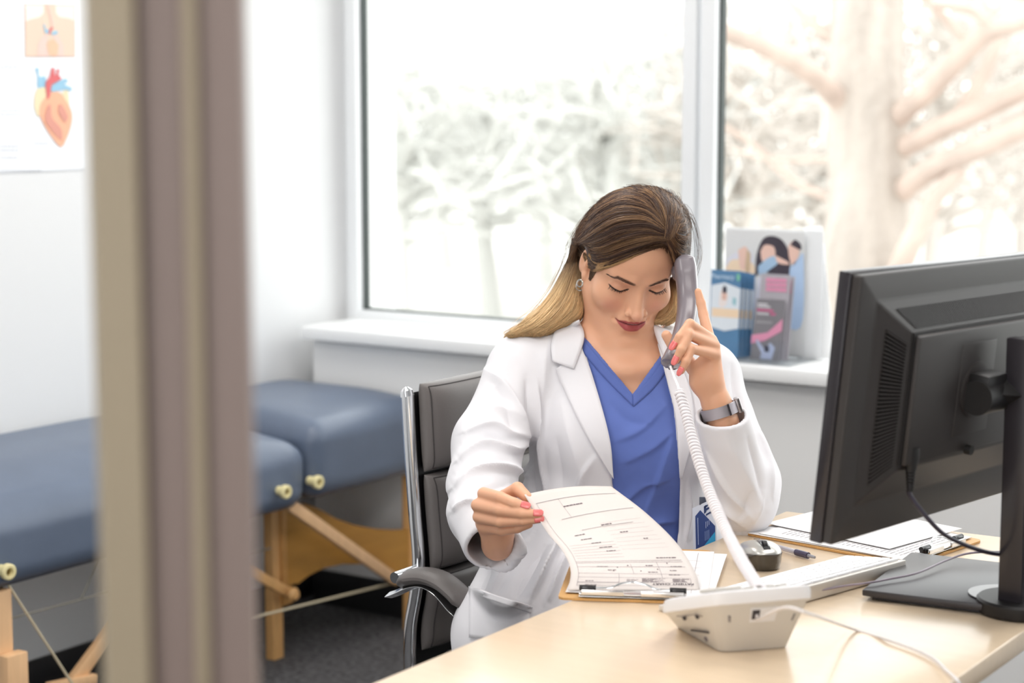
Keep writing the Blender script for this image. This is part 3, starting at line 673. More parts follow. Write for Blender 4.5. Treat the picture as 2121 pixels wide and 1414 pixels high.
# ================================================================ brochure holder and leaflets on the sill
def sill():
    Y = 4.165
    def q(x, y, Yp=Y): return PY(x, y, Yp)
    e = empty('brochure_holder', q(1560, 735), 'clear acrylic brochure holder on the window sill beside the phone handset', 'brochure holder')
    acr = glass_mat('acrylic', (.97, .98, .99), .15)
    a = q(1500, 470, 4.23); b = q(1704, 470, 4.23); z0 = ZS+.002
    def slab(x0, x1, Y0, z1, t=.003): return MB().box((x0, Y0, z0), (x1, Y0+t, z1), bevel=.0008)
    x0 = q(1462, 700)[0]; x1 = q(1650, 700)[0]; za = q(1500, 470, 4.23)[2]
    slab(a[0], b[0], 4.235, za).build('back_panel', mat('acrylic_white', srgb(238, 240, 242), .2, alpha=.8), e)
    slab(x0, q(1556, 700)[0], 4.10, ZS+.045).build('front_pocket', acr, e); slab(q(1560, 700)[0], x1, 4.10, ZS+.06).build('front_pocket', acr, e)
    MB().box((x0, 4.085, z0-.001), (x1+.02, 4.24, z0+.003), bevel=.001).build('base', acr, e)
    r = random.Random(2)
    # poster card in the holder's back
    def rect(Yp, xa, ya, xb, yb): A = q(xa, ya, Yp); B = q(xb, yb, Yp); return A[0], A[2], B[0], B[2]
    cd = empty('photo_card', q(1585, 560, 4.225), 'photo card of people embracing, standing behind the leaflets in the sill holder', 'card')
    xa, zt, xb, zb = rect(4.225, 1504, 474, 1664, 640); zb = z0+.006
    MB().box((xa, 4.225, zb), (xb, 4.2265, zt), bevel=.0004).build('sheet', mat('card_bg', srgb(206, 207, 208), .5), cd)
    S = flat((xa, 4.2248, zb), (xb-xa, 0, 0), (0, 0, zt-zb)); pic = MB()
    W_, H_ = 160., (zt-zb)/(xb-xa)*160.
    def pp(pts, mi, ex=0): 
        P = spline([((x-1504)/160., 1-(y-474)/H_) for x, y in pts+[pts[0]]], len(pts)*4)[:-1]; S.poly(pic, P, mi, ex)
    pp([(1506, 530), (1530, 515), (1560, 520), (1562, 640), (1506, 640)], 3, 0); pp([(1506, 545), (1520, 530), (1560, 535), (1560, 560), (1506, 562)], 5, .0002)
    pp([(1530, 512), (1545, 505), (1553, 520), (1550, 545), (1535, 545)], 1, .0004); pp([(1548, 510), (1556, 520), (1552, 560), (1545, 545)], 6, .0006)
    pp([(1566, 560), (1568, 520), (1580, 490), (1600, 483), (1622, 492), (1636, 520), (1634, 560), (1628, 572), (1600, 556), (1580, 548)], 0, .0008)
    pp([(1576, 512), (1585, 500), (1603, 503), (1606, 520), (1595, 535), (1580, 530)], 1, .001)
    pp([(1572, 540), (1590, 525), (1606, 520), (1612, 532), (1596, 545), (1582, 555), (1573, 552)], 2, .0012)
    pp([(1606, 518), (1630, 528), (1634, 534), (1612, 532)], 1, .0014)
    pp([(1632, 500), (1642, 490), (1654, 500), (1652, 520), (1642, 535), (1634, 520)], 1, .001); pp([(1636, 498), (1645, 488), (1657, 496), (1656, 506)], 0, .0012)
    pp([(1636, 540), (1654, 520), (1663, 520), (1663, 640), (1632, 640)], 4, .001); pp([(1572, 560), (1600, 556), (1628, 575), (1632, 640), (1570, 640)], 3, .0005)
    pic.build('picture', [mat('pic_dark', srgb(62, 55, 66), .6), mat('pic_skin', srgb(226, 190, 176), .6), mat('pic_denim', srgb(160, 188, 214), .6), mat('pic_pale', srgb(212, 212, 222), .6), mat('pic_blue', srgb(172, 196, 226), .6), mat('pic_apricot', srgb(232, 208, 180), .6), mat('pic_brown', srgb(196, 170, 140), .6)], cd, smooth=False)
    # leaflets
    blue = mat('leaflet_blue', srgb(88, 132, 172), .5); bl2 = mat('leaflet_slate', srgb(110, 145, 180), .5)
    n = 4
    for k in range(n):
        Yk = 4.125+.012*k; dx = 9*k
        lab = ['blue pharmacy leaflet at the front of the left pocket of the sill holder', 'blue leaflet just behind the front one in the left pocket', 'third blue leaflet back in the left pocket of the holder', 'rearmost blue leaflet in the left pocket, its edge near the grey leaflets'][k]
        f = empty('leaflet', q(1510+dx, 700, Yk), lab, 'leaflet', 'blue leaflets in the left pocket of the sill holder')
        xa, zt, xb, _ = rect(Yk, 1474+dx, 558+k*2, 1534+dx, 700); xl = q(1466+dx, 700, Yk)[0]
        z1 = z0+.004
        MB().prism([(xl, Yk, z1), (xb-.006, Yk, z1), (xb, Yk, zt), (xa, Yk, zt)], (0, .0015, 0)).build('sheet', blue, f)
        S = flat((xl, Yk-.0002, z1), (xb-xl, 0, 0), (0, 0, zt-z1)); p = MB()
        S.poly(p, [(.06, .34), (.5, .30), (.93, .34), (.98, .80), (.5, .86), (.10, .82)], 0)
        p2 = p
        S.poly(p2, [(.12, .46), (.94, .46), (.94, .56), (.12, .56)], 1, .0002)
        S.poly(p2, [(.32, .60), (.42, .56), (.55, .60), (.62, .72), (.52, .80), (.44, .81), (.36, .74)], 2, .0003)
        S.poly(p2, [(.44, .74), (.56, .74), (.57, .80), (.50, .83), (.44, .80)], 3, .0005); S.poly(p2, [(.42, .66), (.56, .66), (.56, .755), (.43, .755)], 4, .0004)
        S.poly(p2, [(.74, .62), (.84, .60), (.86, .68), (.76, .70)], 5, .0003)
        p2.build('picture', [mat('lf_pale', srgb(222, 230, 238), .5), mat('lf_peach', srgb(240, 214, 184), .5), mat('lf_coat', srgb(236, 226, 224), .5), mat('lf_hair', srgb(54, 56, 72), .5), mat('lf_skin', srgb(222, 184, 170), .5), mat('lf_teal', srgb(150, 196, 206), .5), mat('lf_green', srgb(130, 200, 170), .5)], f, smooth=False)
        if k == 0:
            t = MB(); S.lift = .001; S.text(t, 'Pharmacy', .43, .925, .0165, 1/(xb-xl), 1/(zt-z1), bold=True); t.build('title', mat('lf_title', srgb(190, 214, 236), .5), f, smooth=False)
            g = MB(); S.poly(g, [(.86, .9), (.93, .88), (.97, .93), (.91, .98), (.86, .95)]); g.build('leaf_mark', MATS['lf_green'], f, smooth=False)
    gy = mat('leaflet_grey', srgb(128, 126, 132), .5); pk = mat('leaflet_pink', srgb(220, 148, 178), .5)
    for k in range(3):
        Yk = 4.125+.014*k; dx = 9*k
        lab = ['grey and pink leaflet at the front of the right pocket of the sill holder', 'pink topped leaflet just behind the front grey one in the right pocket', 'rearmost grey and pink leaflet of the right pocket'][k]
        f = empty('leaflet', q(1600+dx, 700, Yk), lab, 'leaflet', 'grey and pink leaflets in the right pocket of the sill holder')
        xa, zt, xb, _ = rect(Yk, 1568+dx, (618, 566, 570)[k], 1626+dx, 700); xl = q(1553+dx, 730, Yk)[0]; z1 = z0+.004; xr = q(1614+dx, 730, Yk)[0]
        MB().prism([(xl, Yk, z1), (xr, Yk, z1), (xb, Yk, zt), (xa, Yk, zt)], (0, .0015, 0)).build('sheet', gy if k == 0 else mat('leaflet_light', srgb(176, 172, 180), .5), f)
        w0 = xr-xl; S = flat((xl, Yk-.0002, z1), (w0, 0, 0), (0, 0, zt-z1)); p = MB(); sk = (xa-xl)/w0
        if k == 0:
            S.poly(p, [(.04, .26), (.5, .32), (1.08, .50), (1.10, .70), (.6, .46), (.06, .40)], 0); S.poly(p, [(.35, .02), (.75, .02), (.86, .22), (.7, .3), (.5, .18), (.25, .34), (.2, .30), (.4, .12)], 1, .0002)
            S.poly(p, [(.5, .14), (.66, .14), (.66, .24), (.5, .24)], 2, .0004)
            p.build('picture', [pk, mat('lg_scrub', srgb(176, 186, 214), .5), MATS['lf_hair']], f, smooth=False)
            t = MB()
            for j, (u, v, w) in enumerate(((.24, .90, .34), (.24, .86, .44), (.22, .745, .46))): S.quad(t, u, v, u+w, v+.03, 0, 1)
            S.quad(t, .2, .63, .75, .636, 0, 1); S.quad(t, .2, .61, .75, .616, 0, 1); t.build('printed_text', mat('lg_text', srgb(206, 204, 210), .5), f, smooth=False)
            t = MB(); S.quad(t, .22, .80, .78, .835, 0, 1); S.quad(t, .64, .745, .86, .78, 0, 1); t.build('pink_text', mat('lg_pink', srgb(206, 110, 150), .5), f, smooth=False)
        else:
            for j in range(3): S.poly(p, [(.36, .80+.055*j), (1.06, .80+.055*j), (1.07, .845+.055*j), (.37, .845+.055*j)], 0)
            p.build('picture', [pk], f, smooth=False)
    # white sheet standing behind at the right
    ws = empty('standing_card', q(1690, 670, 4.25), 'blank white card standing on the sill behind the brochure holder', 'card')
    P = [q(1665, 470, 4.255), q(1702, 468, 4.255), q(1722, 672, 4.255), q(1650, 672, 4.255)]; 
    for i in (2, 3): P[i][2] = z0
    P[2][0] += .012
    MB().prism(P, (0, .002, 0)).build('sheet', mat('card_white', srgb(246, 247, 248), .5), ws)
sill()
# ================================================================ office chair
lea = mat('chair_leather', srgb(104, 99, 97), .42, bump=(700, .25, .0012)); chr_ = mat('chair_chrome', (.80, .81, .83), .08, metal=1.); blk = mat('chair_black', srgb(34, 33, 35), .45)
stitch = mat('stitch', srgb(60, 56, 56), .7)
def chair():
    YN = 2.60; YF = 3.09
    e = empty('office_chair', (-1.78, 2.85, 0), 'grey leather office chair with chrome frame and arms that the person sits on', 'chair')
    prof = [PY(x, y, YN) for x, y in ((844, 816), (850, 930), (859, 1060), (867, 1165), (860, 1235), (850, 1300), (849, 1400))]
    C = np.array(spline([(p[0], p[2]) for p in prof], 60))          # side profile x,z from the top down
    zs = C[:, 1]
    def cx(z): return float(np.interp(-z, -zs, C[:, 0]))
    for Y in (YN, YF):
        pts = [(cx(z), Y, z) for z in np.linspace(C[0, 1], .40, 40)]
        MB().tube(pts, .0125, 16, refn=(0, 1, 0), flat=.8).tube([(pts[0][0], Y, pts[0][2]-.004), (pts[0][0]-.002, Y, pts[0][2]+.006), (pts[0][0]-.004, Y, pts[0][2]+.012)], [.0125, .011, .004], 16).build('back_post', chr_, e)
    def pad(name, za, zb, y0, y1, T, parent=e, off=.016):
        nu, nv = 40, 30; vs = []; fs = []; f = lambda t: (1-abs(t)**7)**.5
        def P(u, v, s): 
            z = (za+zb)/2+v*(zb-za)/2; y = (y0+y1)/2+u*(y1-y0)/2; t = T*f(u)*f(v); return (cx(z)+off+(t*(1.0 if s > 0 else -.55)), y, z)
        us = np.sin(np.linspace(-math.pi/2, math.pi/2, nu+1)); vv = np.sin(np.linspace(-math.pi/2, math.pi/2, nv+1))
        for s in (1, -1):
            n0 = len(vs); vs += [P(u, v, s) for v in vv for u in us]
            for j in range(nv):
                for i in range(nu): k = n0+j*(nu+1)+i; q = (k, k+1, k+nu+2, k+nu+1); fs.append(q if s > 0 else q[::-1])
        m = MB(); m.add(vs, fs); bm = bmesh.new(); me = bpy.data.meshes.new(name); me.from_pydata(vs, [], fs); bm.from_mesh(me); bmesh.ops.remove_doubles(bm, verts=bm.verts[:], dist=1e-5); bmesh.ops.recalc_face_normals(bm, faces=bm.faces[:]); bm.to_mesh(me); bm.free()
        o = link_mesh(name, me, lea, parent)
        loop = []
        for u, v in [(u, .93) for u in np.linspace(-.95, .95, 30)]+[(.95, v) for v in np.linspace(.9, -.9, 16)]+[(u, -.93) for u in np.linspace(.95, -.95, 30)]+[(-.95, v) for v in np.linspace(-.9, .9, 16)]:
            x, y, z = P(u, v, 1); loop.append((x+.0006, y, z))
        MB().tube(loop+[loop[0]], .0011, 6, caps=False).build('stitching', stitch, o); return o
    z = [PY(862, y, YN)[2] for y in (797, 979, 985, 1182, 1188, 1350)]
    pad('back_pad', z[1], z[0], YN+.014, YF-.014, .030); pad('back_pad', z[3], z[2], YN+.014, YF-.014, .032); pad('back_pad', z[5], z[4], YN+.014, YF-.014, .030)
    sh = MB(); 
    zz = np.linspace(z[0]-.02, .40, 24); vs = [(cx(q)+.002, Y, q) for q in zz for Y in (YN+.012, YF-.012)]+[(cx(q)-.012, Y, q) for q in zz for Y in (YN+.012, YF-.012)]; n = len(zz)*2
    fs = [(2*i, 2*i+1, 2*i+3, 2*i+2) for i in range(len(zz)-1)]+[(n+2*i+2, n+2*i+3, n+2*i+1, n+2*i) for i in range(len(zz)-1)]+[(2*i, 2*i+2, n+2*i+2, n+2*i) for i in range(len(zz)-1)]+[(2*i+3, 2*i+1, n+2*i+1, n+2*i+3) for i in range(len(zz)-1)]
    sh.add(vs, fs).build('back_shell', blk, e)
    # seat
    def rbox(lo, hi, r, N=10):
        lo = np.array(lo); hi = np.array(hi); h = (hi-lo)/2; c = (hi+lo)/2; bm = bmesh.new(); bmesh.ops.create_cube(bm, size=2); bmesh.ops.subdivide_edges(bm, edges=bm.edges[:], cuts=N, use_grid_fill=True)
        for v in bm.verts:
            p = np.array(v.co)*h; q = np.clip(p, -(h-r), h-r); d = p-q; l = np.linalg.norm(d); v.co = V(c+q+(d/l*r if l > 1e-9 else 0))
        return bm
    m = MB(); m.bm(rbox((-1.93, 2.62, .40), (-1.44, 3.07, .475), .034)); m.build('seat', lea, e)
    # arms
    for k, (yc, dy) in enumerate(((2.515, 0), (3.175, .66))):
        def ap(x, y, w=0): p = PY(x, y, 2.50); return np.array([p[0], yc+w, p[2]])
        a = MB(); path = spline([ap(*q) for q in ((820, 1212), (840, 1199), (872, 1196), (905, 1207), (935, 1231), (962, 1262))], 26)
        a.tube(path, [.0]+[.016+.012*min(1, i/5, (25-i)/3.) for i in range(1, 25)]+[.004], 18, refn=(0, 0, 1), flat=.5)
        a.build('arm_pad', lea, e)
        c = MB(); path = spline([ap(*q) for q in ((797, 1236), (815, 1230), (845, 1217), (872, 1215), (900, 1230), (928, 1262), (944, 1278), (950, 1296), (944, 1330), (930, 1372), (905, 1420), (880, 1450))], 60)
        c.tube(path, .021, 4, refn=(0, 0, 1), flat=.30); o = c.build('arm_frame', chr_, e); md = o.modifiers.new('b', 'BEVEL'); md.width = .003; md.segments = 3; md.limit_method = 'ANGLE'
        sgn = 1 if k == 0 else -1
        MB().cyl((cx(.62)-.0, yc+.016*sgn, ap(860, 1216)[2]), (cx(.62), (YN if k == 0 else YF), ap(860, 1216)[2]), .010, 14).build('arm_bracket', chr_, e)
        MB().cyl((path[-1][0], yc, .40), (-1.75, (2.66 if k == 0 else 3.03), .40), .012, 12).build('arm_bracket', chr_, e)
    MB().cyl((-1.70, 2.85, .10), (-1.70, 2.85, .40), .028, 24).build('gas_column', blk, e)
    for i in range(5):
        a = i*2*math.pi/5+.3; x, y = -1.70+.29*math.cos(a), 2.85+.29*math.sin(a)
        g = MB().tube([(-1.70, 2.85, .11), (x, y, .075)], [.028, .018], 4, flat=.7).build('base_leg', chr_, e)
        MB().cyl((x-.022*math.sin(a), y+.022*math.cos(a), .03), (x+.022*math.sin(a), y-.022*math.cos(a), .03), .029, 20).cyl((x, y, .03), (x, y, .08), .006, 8).build('caster', blk, e)
chair()
# ================================================================ treatment tables
vin = mat('blue_vinyl', srgb(92, 104, 124), .38, bump=(500, .2, .001), noise=(9, .06)); wd = mat('beech', srgb(214, 166, 108), .5, tone=((60, 60, 6), .10)); wdl = mat('beech_light', srgb(226, 184, 140), .5, tone=((60, 60, 6), .07))
plyd = mat('ply_amber', srgb(176, 128, 58), .5, tone=((8, 8, 40), .08)); ylw = mat('bushing_cream', srgb(232, 220, 168), .4); crd = mat('cable_cream', srgb(206, 194, 166), .6)
def cushion(lo, hi, r, crown):
    lo = np.array(lo); hi = np.array(hi); h = (hi-lo)/2; c = (hi+lo)/2; bm = bmesh.new(); bmesh.ops.create_cube(bm, size=2); bmesh.ops.subdivide_edges(bm, edges=bm.edges[:], cuts=22, use_grid_fill=True)
    for v in bm.verts:
        t = np.array(v.co); t = np.sign(t)*np.abs(t)**.75; p = t*h; q = np.clip(p, -(h-r), h-r); d = p-q; l = np.linalg.norm(d); w = c+q+(d/l*r if l > 1e-9 else 0)
        f = max(0, (w[2]-lo[2])/(hi[2]-lo[2])); u = (w[0]-c[0])/h[0]; vv = (w[1]-c[1])/h[1]
        w[2] += crown*f*f*(1-max(-.0, u)**2*1.0-.0)*(1-vv**6)
        w[0] += .008*math.sin(w[1]*9)*f*(1 if u > .8 else 0)
        v.co = V(w)
    return bm
XE = -2.985
def bushing(px, py, parent):
    p = PX(px, py, XE+.012); m = MB(); m.lathe([(.0115, -.02), (.0115, .004), (.017, .006), (.017, .016), (.0145, .018), (.009, .018), (.008, .004), (.0, .004)], p, (1, -.1, 0), 28); m.build('bushing', ylw, parent)
    MB().cyl(p+np.array([.004, 0, 0]), p+np.array([.0062, 0, 0]), .0078, 20).build('bushing_hole', mat('hole_brown', srgb(150, 130, 84), .7), parent)
def table():
    A = empty('treatment_table', (-3.23, 2.9, 0), 'blue padded treatment table half nearest the camera, beside the poster wall', 'massage table')
    B = empty('treatment_table', (-3.23, 3.8, 0), 'blue padded treatment table by the window wall, behind the office chair', 'massage table')
    m = MB(); m.bm(cushion((XL+.01, 2.30, .432), (XE, 3.556, .596), .050, .065)); m.build('cushion', vin, A)
    m = MB(); m.bm(cushion((XL+.01, 3.566, .440), (XE, YW-.02, .635), .050, .03)); m.build('cushion', vin, B)
    for o, (y0, y1) in ((A, (2.33, 3.54)), (B, (3.58, YW-.03))): MB().box((XL+.04, y0, .425), (XE-.16, y1, .452), bevel=.002).build('table_frame', wd, o)
    bushing(10, 1182, A); bushing(585, 1017, A); bushing(652, 997, B)
    # legs and end panel
    def bar(a, b, w, t, name, m_, par):
        a = V(a); b = V(b); d = (b-a).normalized(); n = Vector((1, 0, 0)); n = (n-d*n.dot(d)).normalized(); s = d.cross(n); M = frame_matrix(a, n, s, d)
        return MB().box((-t/2, -w/2, 0), (t/2, w/2, (b-a).length), M=M, bevel=.002).build(name, m_, par)
    L = np.array([-3.16, 3.61]); 
    bar((L[0], L[1], 0), (L[0], L[1], .43), .038, .03, 'leg', wd, B); bar((L[0]+.012, L[1]+.03, .14), (L[0]+.012, L[1]+.03, .43), .040, .022, 'leg', mat('beech_dark', srgb(196, 146, 84), .5), B)
    E2 = np.array([-3.03, 4.03]); bar((E2[0], E2[1], 0), (E2[0], E2[1], .43), .04, .03, 'leg', wd, B)
    dirp = (E2-L)/np.hypot(*(E2-L)); npn = np.array([dirp[1], -dirp[0], 0])
    def inpl(x, y): r = ray(x, y); P0 = np.array([L[0], L[1], 0]); t = ((P0-CO) @ npn)/(r @ npn); return CO+r*t
    out = [(586, 1062), (625, 1040), (655, 1052), (690, 1072), (730, 1086), (775, 1094), (815, 1096), (852, 1094), (852, 1204), (820, 1186), (785, 1174), (745, 1166), (705, 1166), (665, 1174), (635, 1188), (612, 1206), (590, 1208)]
    MB().prism([inpl(x, y) for x, y in out], npn*.014).build('end_panel', plyd, B, ang=20)
    bar(PX(598, 1044, -3.03), PX(820, 1202, -3.03), .030, .018, 'brace', wdl, B)
    bar(PX(505, 1176, -3.11), PX(606, 1232, -3.11), .026, .018, 'brace', wd, A)
    k0 = PX(602, 1229, -3.09); MB().lathe([(.001, 0), (.016, .002), (.018, .012), (.012, .02), (.001, .021)], k0, (1, 0, 0), 20).build('knob', wd, B)
    k0 = PX(560, 1222, -3.20); MB().lathe([(.001, 0), (.016, .002), (.018, .012), (.012, .02), (.001, .021)], k0, (1, -.4, 0), 20).build('knob', wd, B)
    MB().tube([PX(505, 1283, -3.05), PX(822, 1205, -3.05)], .0032, 8).build('support_cable', crd, B)
    MB().tube([PX(818, 1202, -3.06), PX(856, 1128, -3.06)], .0028, 8).build('support_cable', crd, B)
    # left end of the near half
    p = PX(4, 1400, -3.02); bar((p[0], p[1], 0), (p[0], p[1], .43), .042, .03, 'leg', wdl, A)
    p2 = PX(14, 1400, -3.0); bar((p2[0]+.012, p2[1]+.008, .0), (p2[0]+.012, p2[1]+.008, PX(14, 1352, -3.0)[2]), .055, .03, 'leg_foot', wdl, A)
    MB().tube([PX(18, 1212, -3.01), PX(150, 1416, -3.01)], .0030, 8).build('support_cable', crd, A)
    MB().tube([PX(8, 1284, -3.05), PX(560, 1135, -3.15)], .0024, 8).build('support_cable', mat('cable_grey', srgb(150, 146, 134), .6), A)
    MB().tube([PX(168, 1240, -3.08), PX(214, 1140, -3.08)], .0018, 8).build('support_cable', MATS['cable_grey'], A)
    bar(PX(145, 1420, -3.05), PX(330, 1171, -3.05), .030, .020, 'brace', wdl, A); bar(PX(100, 1424, -3.04), PX(196, 1404, -3.04), .022, .022, 'brace', wdl, A)
table()
# ================================================================ implicit modelling kit (camera-aligned metric frame: a right, b up, c towards the camera)
def K(px, py, d): return np.array([d*(px-1060.5)/FPX, -d*(py-707.)/FPX, -d])
KM = np.stack([RT, UP, -FW], 0)            # rows: world axes of a, b, c
def K2W(P): return CO + np.asarray(P) @ KM
def W2K(P): return (np.asarray(P)-CO) @ KM.T
class Grid:
    def __init__(s, lo, hi, h):
        s.lo = np.array(lo, float); s.h = h; s.n = np.ceil((np.array(hi)-s.lo)/h).astype(int)+1
        s.F = np.full(s.n, 1.0, np.float32)
        s.ax = [(s.lo[i]+h*np.arange(s.n[i])).astype(np.float32) for i in range(3)]
    def win(s, lo, hi):
        a = np.maximum(np.floor((np.array(lo)-s.lo)/s.h).astype(int), 0); b = np.minimum(np.ceil((np.array(hi)-s.lo)/s.h).astype(int)+1, s.n)
        if np.any(b <= a): return None
        sl = tuple(slice(a[i], b[i]) for i in range(3))
        return sl, s.ax[0][sl[0]][:, None, None], s.ax[1][sl[1]][None, :, None], s.ax[2][sl[2]][None, None, :]
    def sample(s, P):
        q = (np.asarray(P)-s.lo)/s.h; q = np.clip(q, 0, s.n-1.001); i = q.astype(int); f = q-i; r = 0
        for dx in (0, 1):
            for dy in (0, 1):
                for dz in (0, 1):
                    w = (f[..., 0] if dx else 1-f[..., 0])*(f[..., 1] if dy else 1-f[..., 1])*(f[..., 2] if dz else 1-f[..., 2])
                    r = r+w*s.F[i[..., 0]+dx, i[..., 1]+dy, i[..., 2]+dz]
        return r
def smin(a, b, k):
    if k <= 0: return np.minimum(a, b)
    h = np.maximum(k-np.abs(a-b), 0)/k
    return np.minimum(a, b)-h*h*k*.25
class Cone:
    """capsule between two points with two radii; optional squash along an axis"""
    def __init__(s, a, b, ra, rb): s.a = np.array(a, float); s.b = np.array(b, float); s.ra = ra; s.rb = rb
    def box(s, m): r = max(s.ra, s.rb)+m; return np.minimum(s.a, s.b)-r, np.maximum(s.a, s.b)+r
    def d(s, x, y, z):
        v = s.b-s.a; L = float(v @ v)+1e-12
        px, py, pz = x-np.float32(s.a[0]), y-np.float32(s.a[1]), z-np.float32(s.a[2])
        t = np.clip((px*v[0]+py*v[1]+pz*v[2])/L, 0, 1).astype(np.float32)
        return np.sqrt((px-t*v[0])**2+(py-t*v[1])**2+(pz-t*v[2])**2)-(s.ra+(s.rb-s.ra)*t)
class Ell:
    def __init__(s, c, r, R=None): s.c = np.array(c, float); s.r = np.array(r, float); s.R = np.eye(3) if R is None else np.array(R, float)
    def box(s, m): 
        e = np.sqrt(((s.R*s.r[None, :])**2).sum(1))+m; return s.c-e, s.c+e
    def d(s, x, y, z):
        p = [x-np.float32(s.c[0]), y-np.float32(s.c[1]), z-np.float32(s.c[2])]
        q = [p[0]*s.R[0, j]+p[1]*s.R[1, j]+p[2]*s.R[2, j] for j in range(3)]
        k0 = np.sqrt(sum((q[j]/s.r[j])**2 for j in range(3)))+1e-6; k1 = np.sqrt(sum((q[j]/s.r[j]**2)**2 for j in range(3)))+1e-6
        return (k0*(k0-1)/k1).astype(np.float32)
def xf(prim, R, o, sc=1.0):
    """move a primitive given in a local frame into the K frame"""
    if isinstance(prim, Cone): return Cone(R @ prim.a*sc+o, R @ prim.b*sc+o, prim.ra*sc, prim.rb*sc)
    return Ell(R @ prim.c*sc+o, prim.r*sc, R @ prim.R)
def apply_ops(g, ops):
    for op, pr, k in ops:
        w = g.win(*pr.box(k+.035))
        if w is None: continue
        sl, x, y, z = w; D = pr.d(x, y, z)
        if op == 'u': g.F[sl] = smin(g.F[sl], D, k)
        else: g.F[sl] = -smin(-g.F[sl], D, k)
def surface_nets(g):
    F = g.F; S = F < 0; n = np.array(F.shape)-1
    c8 = [(i, j, k) for i in (0, 1) for j in (0, 1) for k in (0, 1)]
    cnt = np.zeros(n, np.int8)
    for i, j, k in c8: cnt += S[i:n[0]+i, j:n[1]+j, k:n[2]+k]
    act = (cnt > 0) & (cnt < 8); idx = np.argwhere(act)
    ID = np.full(n, -1, np.int32); ID[act] = np.arange(len(idx))
    acc = np.zeros((len(idx), 3)); w = np.zeros(len(idx)); vals = {c: F[idx[:, 0]+c[0], idx[:, 1]+c[1], idx[:, 2]+c[2]] for c in c8}
    for a in c8:
        for ax in range(3):
            if a[ax]: continue
            b = list(a); b[ax] = 1; b = tuple(b); fa, fb = vals[a], vals[b]; m = (fa < 0) != (fb < 0)
            t = np.where(m, fa/np.where(m, fa-fb, 1), 0); p = np.repeat(np.array(a, float)[None], len(idx), 0); p[:, ax] = t
            acc[m] += p[m]; w[m] += 1
    Vt = g.lo+(idx+acc/w[:, None])*g.h; faces = []
    for ax in range(3):
        u, v = (ax+1) % 3, (ax+2) % 3; sl0 = [slice(None)]*3; sl1 = [slice(None)]*3; sl0[ax] = slice(0, -1); sl1[ax] = slice(1, None)
        A = S[tuple(sl0)]; B = S[tuple(sl1)]; e = np.argwhere(A != B)
        e = e[(e[:, u] > 0) & (e[:, v] > 0) & (e[:, u] < n[u]) & (e[:, v] < n[v])]
        s0 = A[tuple(e.T)]
        def cell(du, dv): q = e.copy(); q[:, u] -= du; q[:, v] -= dv; return ID[tuple(q.T)]
        q = np.stack([cell(1, 1), cell(0, 1), cell(0, 0), cell(1, 0)], 1); q[~s0] = q[~s0][:, ::-1]; faces.append(q)
    Fc = np.concatenate(faces); Fc = Fc[(Fc >= 0).all(1)]
    return Vt, Fc
def np_mesh(name, Vk, Fc, m, parent, cols=None, world=False):
    W = Vk if world else K2W(Vk); me = bpy.data.meshes.new(name)
    me.vertices.add(len(W)); me.vertices.foreach_set('co', np.asarray(W, np.float32).ravel())
    me.loops.add(Fc.size); me.loops.foreach_set('vertex_index', Fc.astype(np.int32).ravel())
    me.polygons.add(len(Fc)); k = Fc.shape[1]; me.polygons.foreach_set('loop_start', np.arange(len(Fc), dtype=np.int32)*k); 
    me.update(calc_edges=True)
    if cols is not None:
        a = me.color_attributes.new('tint', 'FLOAT_COLOR', 'POINT'); c4 = np.ones((len(W), 4), np.float32); c4[:, :3] = cols; a.data.foreach_set('color', c4.ravel())
    return link_mesh(name, me, m, parent)
def compact(Vt, Fc, keep):
    Fc = Fc[keep]; u, inv = np.unique(Fc, return_inverse=True); return Vt[u], inv.reshape(Fc.shape)
def relax(Vt, Fc, it=1, lam=.5, mask=None):
    for _ in range(it):
        A = np.zeros_like(Vt); w = np.zeros(len(Vt))
        for i in range(4):
            a, b = Fc[:, i], Fc[:, (i+1) % 4]
            for q in range(3): A[:, q] += np.bincount(a, Vt[b, q], len(Vt))+np.bincount(b, Vt[a, q], len(Vt))
            w += np.bincount(a, minlength=len(Vt))+np.bincount(b, minlength=len(Vt))
        T = A/np.maximum(w, 1)[:, None]; l = lam if mask is None else lam*mask[:, None]; Vt = Vt+(T-Vt)*l
    return Vt
